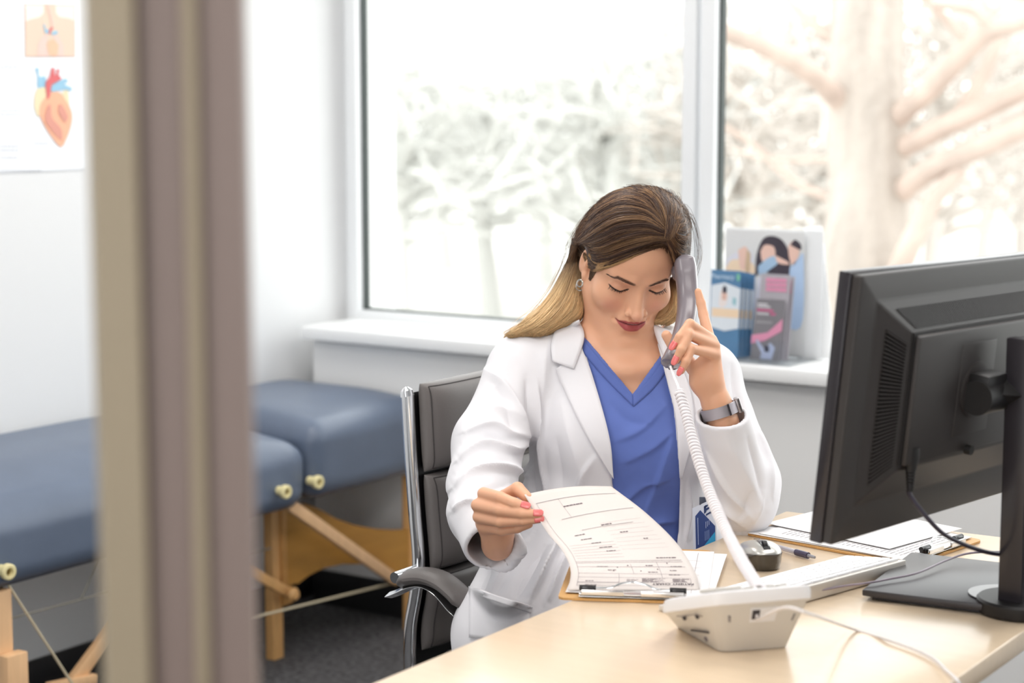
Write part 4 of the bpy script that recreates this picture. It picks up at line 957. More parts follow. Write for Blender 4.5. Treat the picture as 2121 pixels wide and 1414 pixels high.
# ================================================================ the person
PL = K2W(K(1290, 1150, 3.25))
person = empty('person', (PL[0], PL[1], .47), 'person in white coat and blue scrubs at the desk, phone at ear, chart in hand', 'person')
HR = np.array([[0.97688, 0.14485, 0.15721], [-0.03882, -0.60301, 0.79679], [-0.21021, 0.78448, 0.58345]]); HO = np.array([0.20200, 0.13350, -3.23411])      # head axes: x to her left, y out of the face, z up
def h3(x, y, z): return HR @ np.array([x, y, z])+HO
def hp(prim): return xf(prim, HR, HO)
def toL(P): return (np.asarray(P)-HO) @ HR
def head_ops():
    o = []
    U = lambda p, k=.012: o.append(('u', hp(p), k)); S = lambda p, k=.006: o.append(('s', hp(p), k))
    U(Ell((0, -.014, .034), (.0735, .092, .082)), 0)
    U(Ell((0, .020, -.030), (.0605, .058, .077)), .03)
    U(Ell((0, .034, .040), (.060, .050, .046)), .03)
    for s in (-1, 1):
        U(Cone((s*.050, -.004, -.048), (s*.015, .062, -.0990), .017, .0165), .03)
        U(Ell((s*.0435, .049, -.030), (.023, .024, .023)), .022)
    U(Ell((0, .0735, -.1020), (.0175, .0175, .0150)), .018)
    U(Ell((0, .070, -.062), (.028, .0185, .026)), .02)
    for s in (-1, 1):
        U(Cone((s*.014, .0805, .0205), (s*.040, .069, .0235), .0085, .008), .012)
        S(Ell((s*.0315, .0935, .0045), (.0165, .0135, .0105)), .012)
        S(Ell((s*.0135, .0930, .001), (.006, .0105, .010)), .010)
        U(Ell((s*.0322, .0652, .0025), (.0165, .0150, .0135)), .004)
    U(Cone((0, .0775, .010), (0, .0865, -.032), .0088, .0135), .012)
    U(Cone((0, .0850, .008), (0, .1015, -.0325), .0050, .0082), .007)
    U(Ell((0, .1035, -.0365), (.0098, .0090, .0088)), .006)
    for s in (-1, 1):
        U(Ell((s*.0142, .0900, -.0375), (.0072, .0100, .0076)), .004)
        S(Cone((s*.0065, .1005, -.0470), (s*.0085, .0910, -.0450), .0030, .0036), .002)
        S(Cone((s*.0205, .0860, -.036), (s*.031, .0775, -.056), .0016, .0016), .012)
    S(Cone((0, .0960, -.048), (0, .0935, -.055), .0022, .0026), .005)
    # lips
    for s in (-1, 1):
        U(Cone((s*.0265, .0750, -.0625), (s*.007, .0890, -.0568), .0018, .0046), .003)
        U(Cone((s*.007, .0890, -.0568), (0, .0888, -.0582), .0046, .0042), .002)
        U(Cone((s*.0235, .0760, -.0660), (s*.008, .0868, -.0712), .0022, .0056), .003)
        U(Cone((s*.008, .0868, -.0712), (0, .0875, -.0718), .0056, .0060), .002)
        S(Cone((s*.0275, .0785, -.0635), (s*.007, .0950, -.0632), .0010, .0019), .0025)
        S(Cone((s*.007, .0950, -.0632), (0, .0955, -.0630), .0019, .0022), .002)
        S(Ell((s*.0300, .0770, -.0632), (.003, .004, .003)), .006)
        # lash line under the lowered lid
        S(Cone((s*.0182, .0800, .0015), (s*.0315, .0830, -.0042), .0007, .0012), .0022)
        S(Cone((s*.0315, .0830, -.0042), (s*.0475, .0720, .0000), .0012, .0007), .0022)
        # crease above the lid
        S(Cone((s*.0190, .0825, .0085), (s*.0320, .0830, .0125), .0006, .0010), .004)
        S(Cone((s*.0320, .0830, .0125), (s*.0460, .0740, .0085), .0010, .0006), .004)
    S(Ell((0, .0965, -.0868), (.016, .0090, .0045)), .008)
    # ears
    E = np.array([[1, 0, 0], [0, .97, .25], [0, -.25, .97]])
    for s in (-1, 1):
        Z = np.array([[math.cos(s*.35), -math.sin(s*.35), 0], [math.sin(s*.35), math.cos(s*.35), 0], [0, 0, 1]]) @ E
        U(Ell((s*.0745, -.012, -.006), (.0055, .014, .029), Z), .006)
        S(Ell((s*.0825, -.008, -.003), (.0065, .0090, .0190), Z), .004)
        U(Ell((s*.0745, .000, -.004), (.004, .004, .007)), .004)
        U(Ell((s*.0730, -.004, -.032), (.0050, .0075, .0085)), .006)
    return o
NB = K(1292, 742, 3.292)         # base of the neck
def body_ops():
    o = []
    U = lambda p, k=.02: o.append(('u', p, k)); S = lambda p, k=.01: o.append(('s', p, k))
    U(Cone(h3(0, -.036, -.045), NB, .046, .052), .022)
    U(Cone(h3(-.040, -.022, -.045), K(1243, 735, 3.275), .024, .032), .02)
    U(Ell(K(1295, 880, 3.30), (.150, .170, .098)), .05)
    U(Ell(K(1290, 1080, 3.31), (.130, .170, .095)), .07)
    U(Cone(K(1120, 770, 3.30), K(1460, 790, 3.28), .050, .050), .05)
    U(Cone(K(1175, 745, 3.30), K(1410, 760, 3.29), .040, .040), .05)
    for px in (1225, 1370): U(Ell(K(px, 905, 3.235), (.060, .062, .050)), .05)
    # collar bones and the notch at the throat
    U(Cone(K(1283, 768, 3.212), K(1190, 745, 3.25), .006, .006), .022); U(Cone(K(1312, 768, 3.210), K(1395, 750, 3.24), .006, .006), .022)
    S(Ell(K(1298, 762, 3.185), (.010, .012, .012)), .012)
    for s, q in ((-1, 1268), (1, 1312)): U(Cone(h3(s*.045, -.02, -.05), K(1298+s*8, 762, 3.222), .013, .008), .022)
    # arms
    U(Cone(K(1085, 780, 3.30), K(1005, 960, 3.16), .044, .036), .03); U(Cone(K(1005, 960, 3.16), K(1030, 1128, 2.985), .034, .0225), .02)
    U(Cone(K(1466, 800, 3.28), K(1543, 1025, 3.16), .044, .036), .03); U(Cone(K(1543, 1025, 3.15), K(1497, 872, 3.06), .034, .0240), .02)
    # hips and thighs
    U(Ell(K(1270, 1190, 3.34), (.165, .10, .11)), .06)
    for a, b, r0, r1 in ((K(1200, 1230, 3.32), W2K([-1.18, 2.42, .55]), .085, .062), (K(1350, 1230, 3.34), W2K([-1.12, 2.72, .55]), .085, .062)): U(Cone(a, b, r0, r1), .04)
    for a, b, c in ((W2K([-1.18, 2.42, .55]), W2K([-1.2, 2.42, .1]), W2K([-1.05, 2.38, .04])), (W2K([-1.12, 2.72, .55]), W2K([-1.15, 2.72, .1]), W2K([-1.0, 2.68, .04]))):
        U(Cone(a, b, .058, .038), .03); U(Cone(b, c, .036, .028), .02)
    return o
def fing(o, pts, r, k=.0025):
    for i in range(len(pts)-1): o.append(('u', Cone(pts[i], pts[i+1], r[i], r[i+1]), k if i else .006))
LH = {'middle': [(1474, 704, 3.045), (1429, 671, 3.005), (1408, 698, 2.992), (1396, 716, 2.995)],
      'ring': [(1480, 716, 3.040), (1427, 693, 2.995), (1411, 724, 2.983), (1400, 746, 2.987)],
      'little': [(1480, 734, 3.035), (1432, 722, 2.992), (1421, 748, 2.985), (1411, 768, 2.990)],
      'index': [(1468, 696, 3.055), (1457, 652, 3.075), (1452, 628, 3.080), (1446, 604, 3.082)],
      'thumb': [(1462, 790, 3.060), (1424, 748, 3.078), (1396, 718, 3.080), (1380, 694, 3.078)]}
LR = {'middle': [.0094, .0084, .0075, .0064], 'ring': [.0092, .0082, .0073, .0062], 'little': [.0088, .0076, .0066, .0056], 'index': [.0094, .0082, .0075, .0060], 'thumb': [.0150, .0115, .0100, .0080]}
RH = {'index': [(1002, 1022, 2.925), (1036, 1030, 2.890), (1066, 1042, 2.873), (1090, 1049, 2.868)],
      'middle': [(989, 1046, 2.925), (1034, 1056, 2.885), (1082, 1063, 2.866), (1116, 1064, 2.862)],
      'ring': [(992, 1070, 2.928), (1036, 1080, 2.890), (1084, 1078, 2.870), (1118, 1074, 2.866)],
      'little': [(1003, 1090, 2.935), (1040, 1099, 2.905), (1072, 1094, 2.888), (1096, 1086, 2.882)],
      'thumb': [(1030, 1075, 2.965), (1046, 1030, 2.950), (1072, 1012, 2.920), (1092, 1030, 2.898)]}
RR = {'index': [.0102, .0092, .0082, .0068], 'middle': [.0104, .0090, .0082, .0068], 'ring': [.0102, .0088, .0078, .0066], 'little': [.0094, .0078, .0070, .0058], 'thumb': [.0150, .0125, .0105, .0085]}
def hand_ops():
    o = []
    U = lambda p, k=.012: o.append(('u', p, k))
    # left hand on the handset
    w = K(1497, 872, 3.06)
    U(Cone(w, K(1484, 835, 3.052), .0240, .0225), .010)
    U(Cone(K(1486, 838, 3.052), K(1466, 785, 3.050), .0220, .0215), .012)
    U(Cone(K(1452, 790, 3.052), K(1448, 765, 3.055), .0170, .0150), .02)
    U(Cone(K(1466, 790, 3.050), K(1470, 716, 3.052), .0190, .0110), .015); U(Cone(K(1476, 790, 3.048), K(1479, 732, 3.044), .0130, .0100), .015)
    for n_ in LH: fing(o, [K(*p) for p in LH[n_]], LR[n_])
    # right hand holding the page
    w = K(1030, 1128, 2.985)
    U(Cone(w, K(1030, 1110, 2.965), .0225, .0225), .012)
    U(Cone(K(1030, 1112, 2.965), K(1022, 1078, 2.945), .0220, .0230), .015)
    U(Cone(K(1012, 1080, 2.945), K(1012, 1040, 2.935), .0170, .0150), .02); U(Cone(K(1038, 1090, 2.955), K(1036, 1050, 2.945), .0160, .0140), .02)
    for n_ in RH: fing(o, [K(*p) for p in RH[n_]], RR[n_])
    return o
HEADOPS = head_ops(); BODYOPS = body_ops(); HANDOPS = hand_ops(); ALLOPS = BODYOPS+HEADOPS+HANDOPS
def sub_grid(lo, hi, h, ops=None):
    g = Grid(lo, hi, h); apply_ops(g, ops or ALLOPS); return g
def smooth01(x, a, b): t = np.clip((x-a)/(b-a), 0, 1); return t*t*(3-2*t)
SKIN = np.array(srgb(223, 170, 138)); 
def prim_dist(ops, P):
    x, y, z = [P[:, i].astype(np.float32) for i in range(3)]; D = np.full(len(P), 1., np.float32)
    for p in ops: D = np.minimum(D, p.d(x, y, z))
    return D
def skin_colour(P, is_face):
    L = toL(P); C = np.repeat(SKIN[None], len(P), 0)
    L = L+np.where(is_face, 0., 9.)[:, None]
    def mix(C, col, f): return C*(1-f[:, None])+np.array(col)[None]*f[:, None]
    face = (L[:, 1] > .03) & (np.abs(L[:, 0]) < .08) & (L[:, 2] > -.12) & (L[:, 2] < .12)
    # natural colour of cheeks, nose and lips
    for s in (-1, 1):
        d = np.sqrt(((L-np.array([s*.038, .072, -.034]))**2).sum(1)); C = mix(C, srgb(218, 150, 128), .45*(1-smooth01(d, .004, .026))*face)
    d = np.sqrt(((L-np.array([0, .108, -.036]))**2).sum(1)); C = mix(C, srgb(222, 158, 136), .4*(1-smooth01(d, .002, .016))*face)
    X = np.abs(L[:, 0]); Zl = L[:, 2]; front = face & (L[:, 1] > .045)
    def seg(pts):      # distance in the face plane to a tapering stroke: (x, z, half width)
        D = np.full(len(L), 1.)
        for (x0, z0, w0), (x1, z1, w1) in zip(pts[:-1], pts[1:]):
            l2 = (x1-x0)**2+(z1-z0)**2; t = np.clip(((X-x0)*(x1-x0)+(Zl-z0)*(z1-z0))/l2, 0, 1)
            D = np.minimum(D, np.hypot(X-x0-t*(x1-x0), Zl-z0-t*(z1-z0))-(w0+(w1-w0)*t))
        return D
    zt = np.interp(X, [0, .005, .012, .020, .0270], [-.0566, -.0550, -.0562, -.0592, -.0628]); zb = np.interp(X, [0, .006, .012, .019, .0270], [-.0782, -.0778, -.0758, -.0712, -.0638])
    dl = np.maximum(np.maximum(Zl-zt, zb-Zl), X-.0274); C = mix(C, srgb(176, 86, 86), (1-smooth01(dl, -.0012, .0012))*front)
    C = mix(C, srgb(84, 30, 34), .85*(1-smooth01(seg([(.0270, -.0632, .0003), (.007, -.0630, .0014), (0, -.0628, .0018)]), -.0002, .0010))*front)
    C = mix(C, srgb(214, 196, 186), .8*(1-smooth01(np.maximum(np.abs(L[:, 0]+.001)-.0085, np.abs(Zl+.0616)-.0008), -.0006, .0008))*front)
    C = mix(C, srgb(186, 128, 104), .40*(1-smooth01(seg([(.020, .0060, .003), (.032, .0085, .004), (.045, .0060, .002)]), -.002, .004))*front)
    C = mix(C, srgb(34, 20, 18), .97*(1-smooth01(seg([(.0185, .0012, .0008), (.0318, -.0042, .0014), (.0480, .0006, .0012)]), .0000, .0012))*front)
    C = mix(C, srgb(96, 66, 52), .88*(1-smooth01(seg([(.0150, .0182, .0032), (.0260, .0216, .0036), (.0410, .0252, .0026), (.0530, .0180, .0006)]), -.0014, .0018))*front)
    return C
skin_m = mat('skin', tuple(SKIN), .42, spec=.35, sss=.12, attr='tint', bump=(900, .06, .0006))
def make_body():
    hb = (h3(0, 0, 0)-np.array([.125, .155, .135]), h3(0, 0, 0)+np.array([.125, .16, .135])); hb[0][1] = K(1290, 722, 3.2)[1]
    lb = (K(1345, 905, 3.15), K(1525, 585, 2.93)); rb = (K(950, 1165, 3.03), K(1150, 985, 2.83))
    boxes = [(hb, .0014), (lb, .0015), (rb, .0015)]
    Vs = []; Fs = []; off = 0; FG = []
    for (lo, hi), h in boxes:
        lo, hi = np.minimum(lo, hi), np.maximum(lo, hi); g = sub_grid(lo-.006, hi+.006, h); Vt, Fc = surface_nets(g); FG.append(g)
        Vt = relax(Vt, Fc, 1, .35); c = Vt[Fc].mean(1); k = ((c >= lo-.0012) & (c <= hi+.0012)).all(1); Vt, Fc = compact(Vt, Fc, k); Vs.append(Vt); Fs.append(Fc+off); off += len(Vt)
        nface = len(Vs[0])
    g = sub_grid(K(880, 1600, 3.3)-.1, K(1640, 560, 3.3)+np.array([.05, .02, .75]), .0045)
    Vt, Fc = surface_nets(g); Vt = relax(Vt, Fc, 2, .5); c = Vt[Fc].mean(1); k = np.ones(len(Fc), bool)
    for (lo, hi), h in boxes:
        lo, hi = np.minimum(lo, hi), np.maximum(lo, hi); k &= ~((c > lo+.0022) & (c < hi-.0022)).all(1)
    Vt, Fc = compact(Vt, Fc, k); Vs.append(Vt); Fs.append(Fc+off)
    Vt = np.concatenate(Vs); Fc = np.concatenate(Fs)
    np_mesh('body', Vt, Fc, skin_m, person, skin_colour(Vt, np.arange(len(Vt)) < nface))
    return FG, g
FINE, COARSE = make_body()
# ================================================================ clothes
def fsample(P): return None
class Near:
    """half space used as a cutting tool inside a window"""
    def __init__(s, c, n, r): s.c = np.array(c, float); s.n = np.array(n, float)/np.linalg.norm(n); s.r = r
    def box(s, m): return s.c-s.r, s.c+s.r
    def d(s, x, y, z): return (-((x-s.c[0])*s.n[0]+(y-s.c[1])*s.n[1]+(z-s.c[2])*s.n[2])).astype(np.float32)+0*x+0*y+0*z
class Prism:
    """cut between a left and a right edge given along the height, in front of a depth"""
    def __init__(s, ys, xl, xr, dmax, y0, y1): s.ys = ys; s.xl = xl; s.xr = xr; s.dm = dmax; s.y0 = y0; s.y1 = y1
    def box(s, m): 
        a = K(min(s.xl), s.y1, 3.3); b = K(max(s.xr), s.y0, 3.3); return np.array([a[0]-.02, a[1]-.02, -s.dm]), np.array([b[0]+.02, b[1]+.04, -2.7])
    def d(s, x, y, z):
        px = 1060.5-x*FPX/z; py = 707+y*FPX/z
        L = np.interp(py, s.ys, s.xl).astype(np.float32); R = np.interp(py, s.ys, s.xr).astype(np.float32)
        D = np.maximum(L-px, px-R)*(-z/FPX)
        D = np.maximum(D, np.maximum(s.y0-py, py-s.y1)*(-z/FPX)); return np.maximum(D, -s.dm-z).astype(np.float32)
def wrinkle(g, amp, seed, freq=(14, 22, 14), reg=None):
    """gentle cloth waves added to the field"""
    r = np.random.RandomState(seed); x = g.ax[0][:, None, None]; y = g.ax[1][None, :, None]; z = g.ax[2][None, None, :]
    W = np.zeros(g.F.shape, np.float32)
    for k in range(5):
        f = np.array(freq)*(1+.7*k)*r.uniform(.7, 1.3, 3); p = r.uniform(0, 6.28, 4)
        u = x*f[0]*(r.uniform(-1, 1))+y*f[1]*r.uniform(.3, 1)+z*f[2]*r.uniform(-1, 1)+p[0]
        W += (1-np.abs(np.sin(u+1.3*np.sin(x*9+p[1]+y*6)+p[2])))**2*(1/(1+.8*k)).__float__()
    g.F -= amp*(W-.7)
def fold(o, pts, r, k=.016, op='u'):
    for a, b in zip(pts[:-1], pts[1:]): o.append((op, Cone(K(*a), K(*b), r, r*.8), k))
torso_ops = lambda e: [('u', Ell(K(1295, 880, 3.30), (.150+e, .170+e, .098+e)), 0), ('u', Ell(K(1290, 1080, 3.31), (.130+e, .190, .095+e)), .07),
    ('u', Cone(K(1120, 770, 3.30), K(1460, 790, 3.28), .050+e, .050+e), .05), ('u', Cone(K(1175, 745, 3.30), K(1410, 760, 3.29), .040+e, .040+e), .05),
    ('u', Ell(K(1225, 905, 3.235), (.060+e, .062+e, .050+e)), .05), ('u', Ell(K(1370, 905, 3.235), (.060+e, .062+e, .050+e)), .05), ('u', Ell(K(1270, 1190, 3.34), (.165+e, .10, .11+e)), .06)]
def crease(Vt, Fc, lines):
    """cloth folds: each line (px points, height, half width, sharpness) raises or sinks the cloth along its normal"""
    N = np.zeros_like(Vt); a, b, c, d = (Vt[Fc[:, k]] for k in range(4)); n = np.cross(c-a, d-b)
    for k in range(4):
        for q in range(3): N[:, q] += np.bincount(Fc[:, k], n[:, q], len(Vt))
    N /= np.linalg.norm(N, axis=1)[:, None]+1e-12; px = 1060.5-Vt[:, 0]*FPX/Vt[:, 2]; py = 707+Vt[:, 1]*FPX/Vt[:, 2]; front = smooth01(N[:, 2], -.25, .15); D = np.zeros(len(Vt))
    for ln in lines:
        pts, h, w = ln[:3]; side = ln[3] if len(ln) > 3 else 0
        P = np.array(spline(pts, 24)); best = np.full(len(Vt), 1e9); tt = np.zeros(len(Vt)); sg = np.zeros(len(Vt)); m = len(P)-1
        bb = (px > P[:, 0].min()-4*w) & (px < P[:, 0].max()+4*w) & (py > P[:, 1].min()-4*w) & (py < P[:, 1].max()+4*w); ix = np.flatnonzero(bb); X, Y = px[ix], py[ix]; be = best[ix]; t_ = tt[ix]; s_ = sg[ix]
        for i in range(m):
            e = P[i+1]-P[i]; t = np.clip(((X-P[i, 0])*e[0]+(Y-P[i, 1])*e[1])/(e @ e), 0, 1); dx = X-P[i, 0]-t*e[0]; dy = Y-P[i, 1]-t*e[1]; dd = np.hypot(dx, dy); u = dd < be
            be[u] = dd[u]; t_[u] = (i+t[u])/m; s_[u] = np.sign(e[0]*dy-e[1]*dx)[u]
        env = np.sin(math.pi*np.clip(t_, 0.02, .98))**.6
        wd_ = w*np.where(s_*side > 0, .30, 1.0) if side else w
        D[ix] += h*1.3*env*np.exp(-(be/(wd_*.85))**1.35)
    return Vt+N*(D*front)[:, None]
def make_scrub():
    g = Grid(K(1060, 1330, 3.34)-.02, K(1530, 660, 3.2)+np.array([0, .02, .12]), .003)
    apply_ops(g, torso_ops(.011)); 
    o = []
    apply_ops(g, o); wrinkle(g, .0016, 3, (10, 9, 8))
    F0 = Grid(g.lo, g.lo+.01, g.h); F0.n = g.n; F0.F = g.F.copy(); F0.lo = g.lo
    g.F = np.maximum(g.F, -(g.F+.006))
    apply_ops(g, [('s', Prism([640, 690, 815, 816], [1160, 1206, 1310, 1312], [1420, 1400, 1311, 1310], 3.34, 560, 816), .002), ('s', Cone(h3(0, -.03, -.05), NB+np.array([0, -.012, 0]), .062, .064), .004)])
    Vt, Fc = surface_nets(g); Vt = relax(Vt, Fc, 1, .4)
    Vt = crease(Vt, Fc, [([(1275, 915), (1330, 890), (1385, 835)], .004, 16, 1), ([(1290, 960), (1350, 930), (1398, 890)], .005, 18, 1), ([(1330, 1080), (1370, 970), (1398, 890)], .005, 16, -1), ([(1280, 1060), (1330, 1010), (1390, 990)], .004, 18, 1), ([(1260, 830), (1300, 870), (1350, 880)], -.003, 16), ([(1300, 1110), (1360, 1085), (1400, 1080)], .005, 12, 1)])
    blue = mat('scrub_blue', srgb(92, 114, 186), .75, sheen=.15, bump=(1500, .12, .0008), noise=(30, .03))
    o = np_mesh('scrub_top', Vt, Fc, blue, person); return o, F0
def march(G, px, py, d0=2.85, d1=3.45, st=.002):
    ds = np.arange(d0, d1, st); P = np.stack([K(px, py, d) for d in ds]); v = G.sample(P); ins = np.all((P > G.lo) & (P < G.lo+(G.n-1)*G.h), 1)
    k = np.argwhere((v < 0) & ins)
    if len(k) == 0: return None
    i = int(k[0][0])
    if i == 0: return ds[0]
    t = v[i-1]/(v[i-1]-v[i]) if v[i-1] > v[i] else 1; return ds[i-1]+st*t
def drape(name, G, left, right, off, m, parent, nu=10, nv=30, thick=.003, d0=2.9, smooth_d=3):
    """strip of cloth lying on the field G between two edges"""
    Lp = spline(left, nv+1); Rp = spline(right, nv+1); D = np.zeros((nv+1, nu+1)); XY = np.zeros((nv+1, nu+1, 2))
    for j in range(nv+1):
        for i in range(nu+1):
            t = i/nu; x, y = Lp[j]*(1-t)+Rp[j]*t; XY[j, i] = x, y; d = march(G, x, y, d0); D[j, i] = np.nan if d is None else d
    med = np.nanmedian(D); D = np.where(np.isnan(D), med, D)
    for _ in range(smooth_d):
        E = np.pad(D, 1, mode='edge'); D = .4*D+.15*(E[:-2, 1:-1]+E[2:, 1:-1]+E[1:-1, :-2]+E[1:-1, 2:])
    vs = [K2W(K(XY[j, i, 0], XY[j, i, 1], D[j, i]-off)) for j in range(nv+1) for i in range(nu+1)]
    fs = [(j*(nu+1)+i, j*(nu+1)+i+1, (j+1)*(nu+1)+i+1, (j+1)*(nu+1)+i) for j in range(nv) for i in range(nu)]
    o = from_pd(name, vs, fs, m, parent); md = o.modifiers.new('thickness', 'SOLIDIFY'); md.thickness = thick; md.offset = 0; return o
scrub, SG = make_scrub()
bl2 = mat('scrub_band', srgb(86, 107, 178), .75, sheen=.15)
drape('neck_band', SG, [(1207, 700), (1262, 765), (1311, 818)], [(1207, 730), (1252, 782), (1312, 842)], .0016, bl2, scrub, 4, 24, .0016)
drape('neck_band', SG, [(1311, 818), (1345, 785), (1372, 748)], [(1312, 842), (1352, 806), (1382, 766)], .0019, bl2, scrub, 4, 20, .0016)
white = mat('coat_white', srgb(226, 225, 229), .75, sheen=.1, bump=(1300, .08, .0006))
def coat_outer_ops():
    o = [('u', Ell(K(1292, 890, 3.30), (.168, .190, .116)), 0), ('u', Ell(K(1285, 1090, 3.305), (.160, .200, .120)), .05),
         ('u', Cone(K(1098, 766, 3.30), K(1455, 776, 3.28), .059, .057), .05), ('u', Cone(K(1185, 738, 3.30), K(1395, 742, 3.29), .050, .048), .04),
         ('u', Ell(K(1225, 905, 3.235), (.075, .075, .068)), .05), ('u', Ell(K(1372, 905, 3.235), (.070, .075, .066)), .05)]
    # skirt over the lap
    o += [('u', Cone(K(1165, 1130, 3.29), K(1082, 1320, 3.16), .115, .120), .05), ('u', Cone(K(1200, 1220, 3.30), W2K([-1.27, 2.42, .585]), .10, .092), .04), ('u', Cone(K(1400, 1190, 3.33), W2K([-1.22, 2.80, .585]), .10, .088), .05)]
    # right sleeve (left in the picture)
    o += [('u', Cone(K(1082, 776, 3.285), K(1012, 920, 3.19), .066, .056), .035), ('u', Cone(K(1012, 915, 3.19), K(1000, 1000, 3.115), .058, .055), .025),
          ('u', Cone(K(1000, 1000, 3.115), K(1000, 1062, 3.05), .055, .052), .02), ('u', Cone(K(1000, 1062, 3.05), K(1048, 1215, 2.89), .053, .040), .02)]
    # left sleeve
    o += [('u', Cone(K(1466, 790, 3.27), K(1545, 1000, 3.17), .057, .056), .035), ('u', Cone(K(1545, 1000, 3.17), K(1540, 1048, 3.15), .056, .050), .02), ('u', Cone(K(1542, 1036, 3.145), K(1492, 850, 3.05), .054, .0430), .02)]
    return o
COAT_FOLDS = [
    ([(950, 955), (1000, 925), (1055, 935), (1095, 920)], .013, 16, 1), ([(940, 1012), (990, 980), (1045, 972), (1092, 985)], .014, 18, 1), ([(965, 895), (1020, 880), (1060, 900), (1098, 905)], .009, 15, 1),
    ([(945, 985), (1000, 955), (1060, 955)], -.008, 10), ([(960, 925), (1010, 903), (1070, 918)], -.007, 10), ([(945, 1045), (1000, 1015), (1060, 1000)], -.008, 11), ([(938, 1060), (965, 1040), (1000, 1040)], .010, 14, 1),
    ([(1000, 760), (1050, 800), (1085, 870), (1092, 930)], .008, 18, -1), ([(1025, 800), (1050, 850), (1062, 900)], -.006, 14), ([(1005, 850), (1040, 845), (1085, 870)], .006, 14), ([(1112, 790), (1118, 880), (1128, 980), (1135, 1060)], .009, 10, -1),
    ([(1090, 780), (1098, 850), (1100, 930)], -.009, 9), ([(1135, 700), (1128, 760), (1122, 830)], .006, 16), ([(1060, 710), (1045, 760), (1030, 800)], .005, 16),
    ([(1160, 820), (1180, 900), (1205, 985), (1215, 1060)], .005, 20), ([(1235, 940), (1205, 985), (1185, 1050)], .006, 16, 1), ([(1150, 900), (1160, 980), (1165, 1060)], -.005, 18),
    ([(1157, 1118), (1130, 1180), (1098, 1245)], .022, 16, -1), ([(1135, 1125), (1095, 1185), (1065, 1240)], -.014, 13), ([(1100, 1110), (1050, 1175), (1010, 1235)], .014, 20, -1), ([(1175, 1140), (1150, 1200), (1130, 1250)], .016, 12, 1), ([(1020, 1160), (1000, 1200), (985, 1240)], -.010, 16), ([(1060, 1150), (1030, 1210), (1000, 1240)], -.008, 14),
    ([(1425, 1000), (1424, 1060), (1420, 1125)], .010, 9, 1), ([(1096, 925), (1104, 985), (1116, 1050)], -.016, 10),
    ([(1515, 745), (1524, 820), (1535, 880)], -.006, 9), ([(1570, 890), (1592, 960), (1600, 1030)], .007, 10, 1), ([(1548, 900), (1572, 980), (1583, 1060)], -.006, 11), ([(1460, 930), (1505, 1010), (1560, 1075)], .006, 13, -1), ([(1452, 985), (1490, 1045), (1535, 1088)], .008, 12, 1), ([(1500, 900), (1545, 980), (1578, 1050)], .004, 16), ([(1450, 920), (1462, 1000), (1500, 1060)], -.005, 14), ([(1530, 1075), (1545, 1050), (1560, 1010)], -.006, 10), ([(1560, 1085), (1575, 1050), (1585, 1010)], .006, 9)]
def make_coat():
    g = Grid(K(895, 1480, 3.25)-np.array([.01, .02, .20]), K(1640, 650, 3.3)+np.array([.02, .01, .42]), .0031)
    apply_ops(g, coat_outer_ops()); wrinkle(g, .0028, 11, (9, 8, 9))
    G0 = Grid(g.lo, g.lo+.01, g.h); G0.n = g.n; G0.F = g.F.copy(); G0.lo = g.lo
    g.F = np.maximum(g.F, -(g.F+.0085))
    wR = K(1030, 1128, 2.985); nR = K(1030, 1128, 2.985)-K(1000, 975, 3.16); wL = K(1497, 858, 3.055); nL = K(1497, 872, 3.06)-K(1560, 1070, 3.15)
    ys = [640, 690, 760, 850, 900, 1005, 1100, 1120, 1400]
    xl = [1200, 1207, 1222, 1246, 1258, 1270, 1275, 1275, 1275]; xr = [1354, 1358, 1374, 1395, 1400, 1408, 1405, 1402, 1400]
    apply_ops(g, [('s', Prism(ys, xl, xr, 3.27, 560, 1200), .003), ('s', Cone(h3(0, -.03, -.04), NB+np.array([0, -.014, 0]), .070, .072), .004),
                  ('s', Near(wR+nR/np.linalg.norm(nR)*.009, nR, .11), .002), ('s', Near(wL, nL+np.array([.05, 0, 0]), .075), .002)])
    # hollow follows the thighs, keep the coat off the desk
    Vt, Fc = surface_nets(g); Vt = relax(Vt, Fc, 3, .5)
    Vt = crease(Vt, Fc, COAT_FOLDS)
    W = K2W(Vt[Fc].mean(1)); keep = ~((W[:, 2] < .36) | ((W[:, 0] > -1.30) & (W[:, 2] < .70)))
    Vt, Fc = compact(Vt, Fc, keep)
    W = K2W(Vt); m = (W[:, 0] > DX0-.012) & (W[:, 2] > .60) & (W[:, 2] < .735)     # cloth stays under the desk edge
    W[m, 2] = np.minimum(W[m, 2], .690); return np_mesh('white_coat', W, Fc, white, person, world=True), G0
coat, CG = make_coat()
wl = mat('coat_lapel', srgb(227, 226, 230), .7, sheen=.1, bump=(1300, .08, .0006))
drape('lapel', CG, [(1152, 764), (1166, 802), (1212, 896), (1266, 984)], [(1206, 722), (1228, 780), (1262, 905), (1271, 992)], .006, wl, coat, 8, 34, .003)
drape('collar', CG, [(1150, 684), (1142, 716), (1144, 748)], [(1200, 664), (1210, 700), (1189, 764)], .011, wl, coat, 8, 18, .004)
drape('lapel', CG, [(1362, 712), (1382, 790), (1400, 870), (1408, 990)], [(1405, 742), (1432, 820), (1436, 900), (1412, 992)], .006, wl, coat, 8, 34, .003)
drape('collar', CG, [(1352, 672), (1360, 700), (1376, 742)], [(1400, 690), (1420, 715), (1414, 748)], .011, wl, coat, 8, 16, .004)
pk_ = drape('pocket', CG, [(972, 1214), (972, 1260), (972, 1320)], [(1103, 1256), (1097, 1285), (1088, 1330)], .0035, wl, coat, 20, 14, .003)
drape('pocket_hem', CG, [(972, 1214), (972, 1220), (972, 1227)], [(1103, 1256), (1101, 1263), (1100, 1270)], .0060, wl, coat, 20, 4, .002)
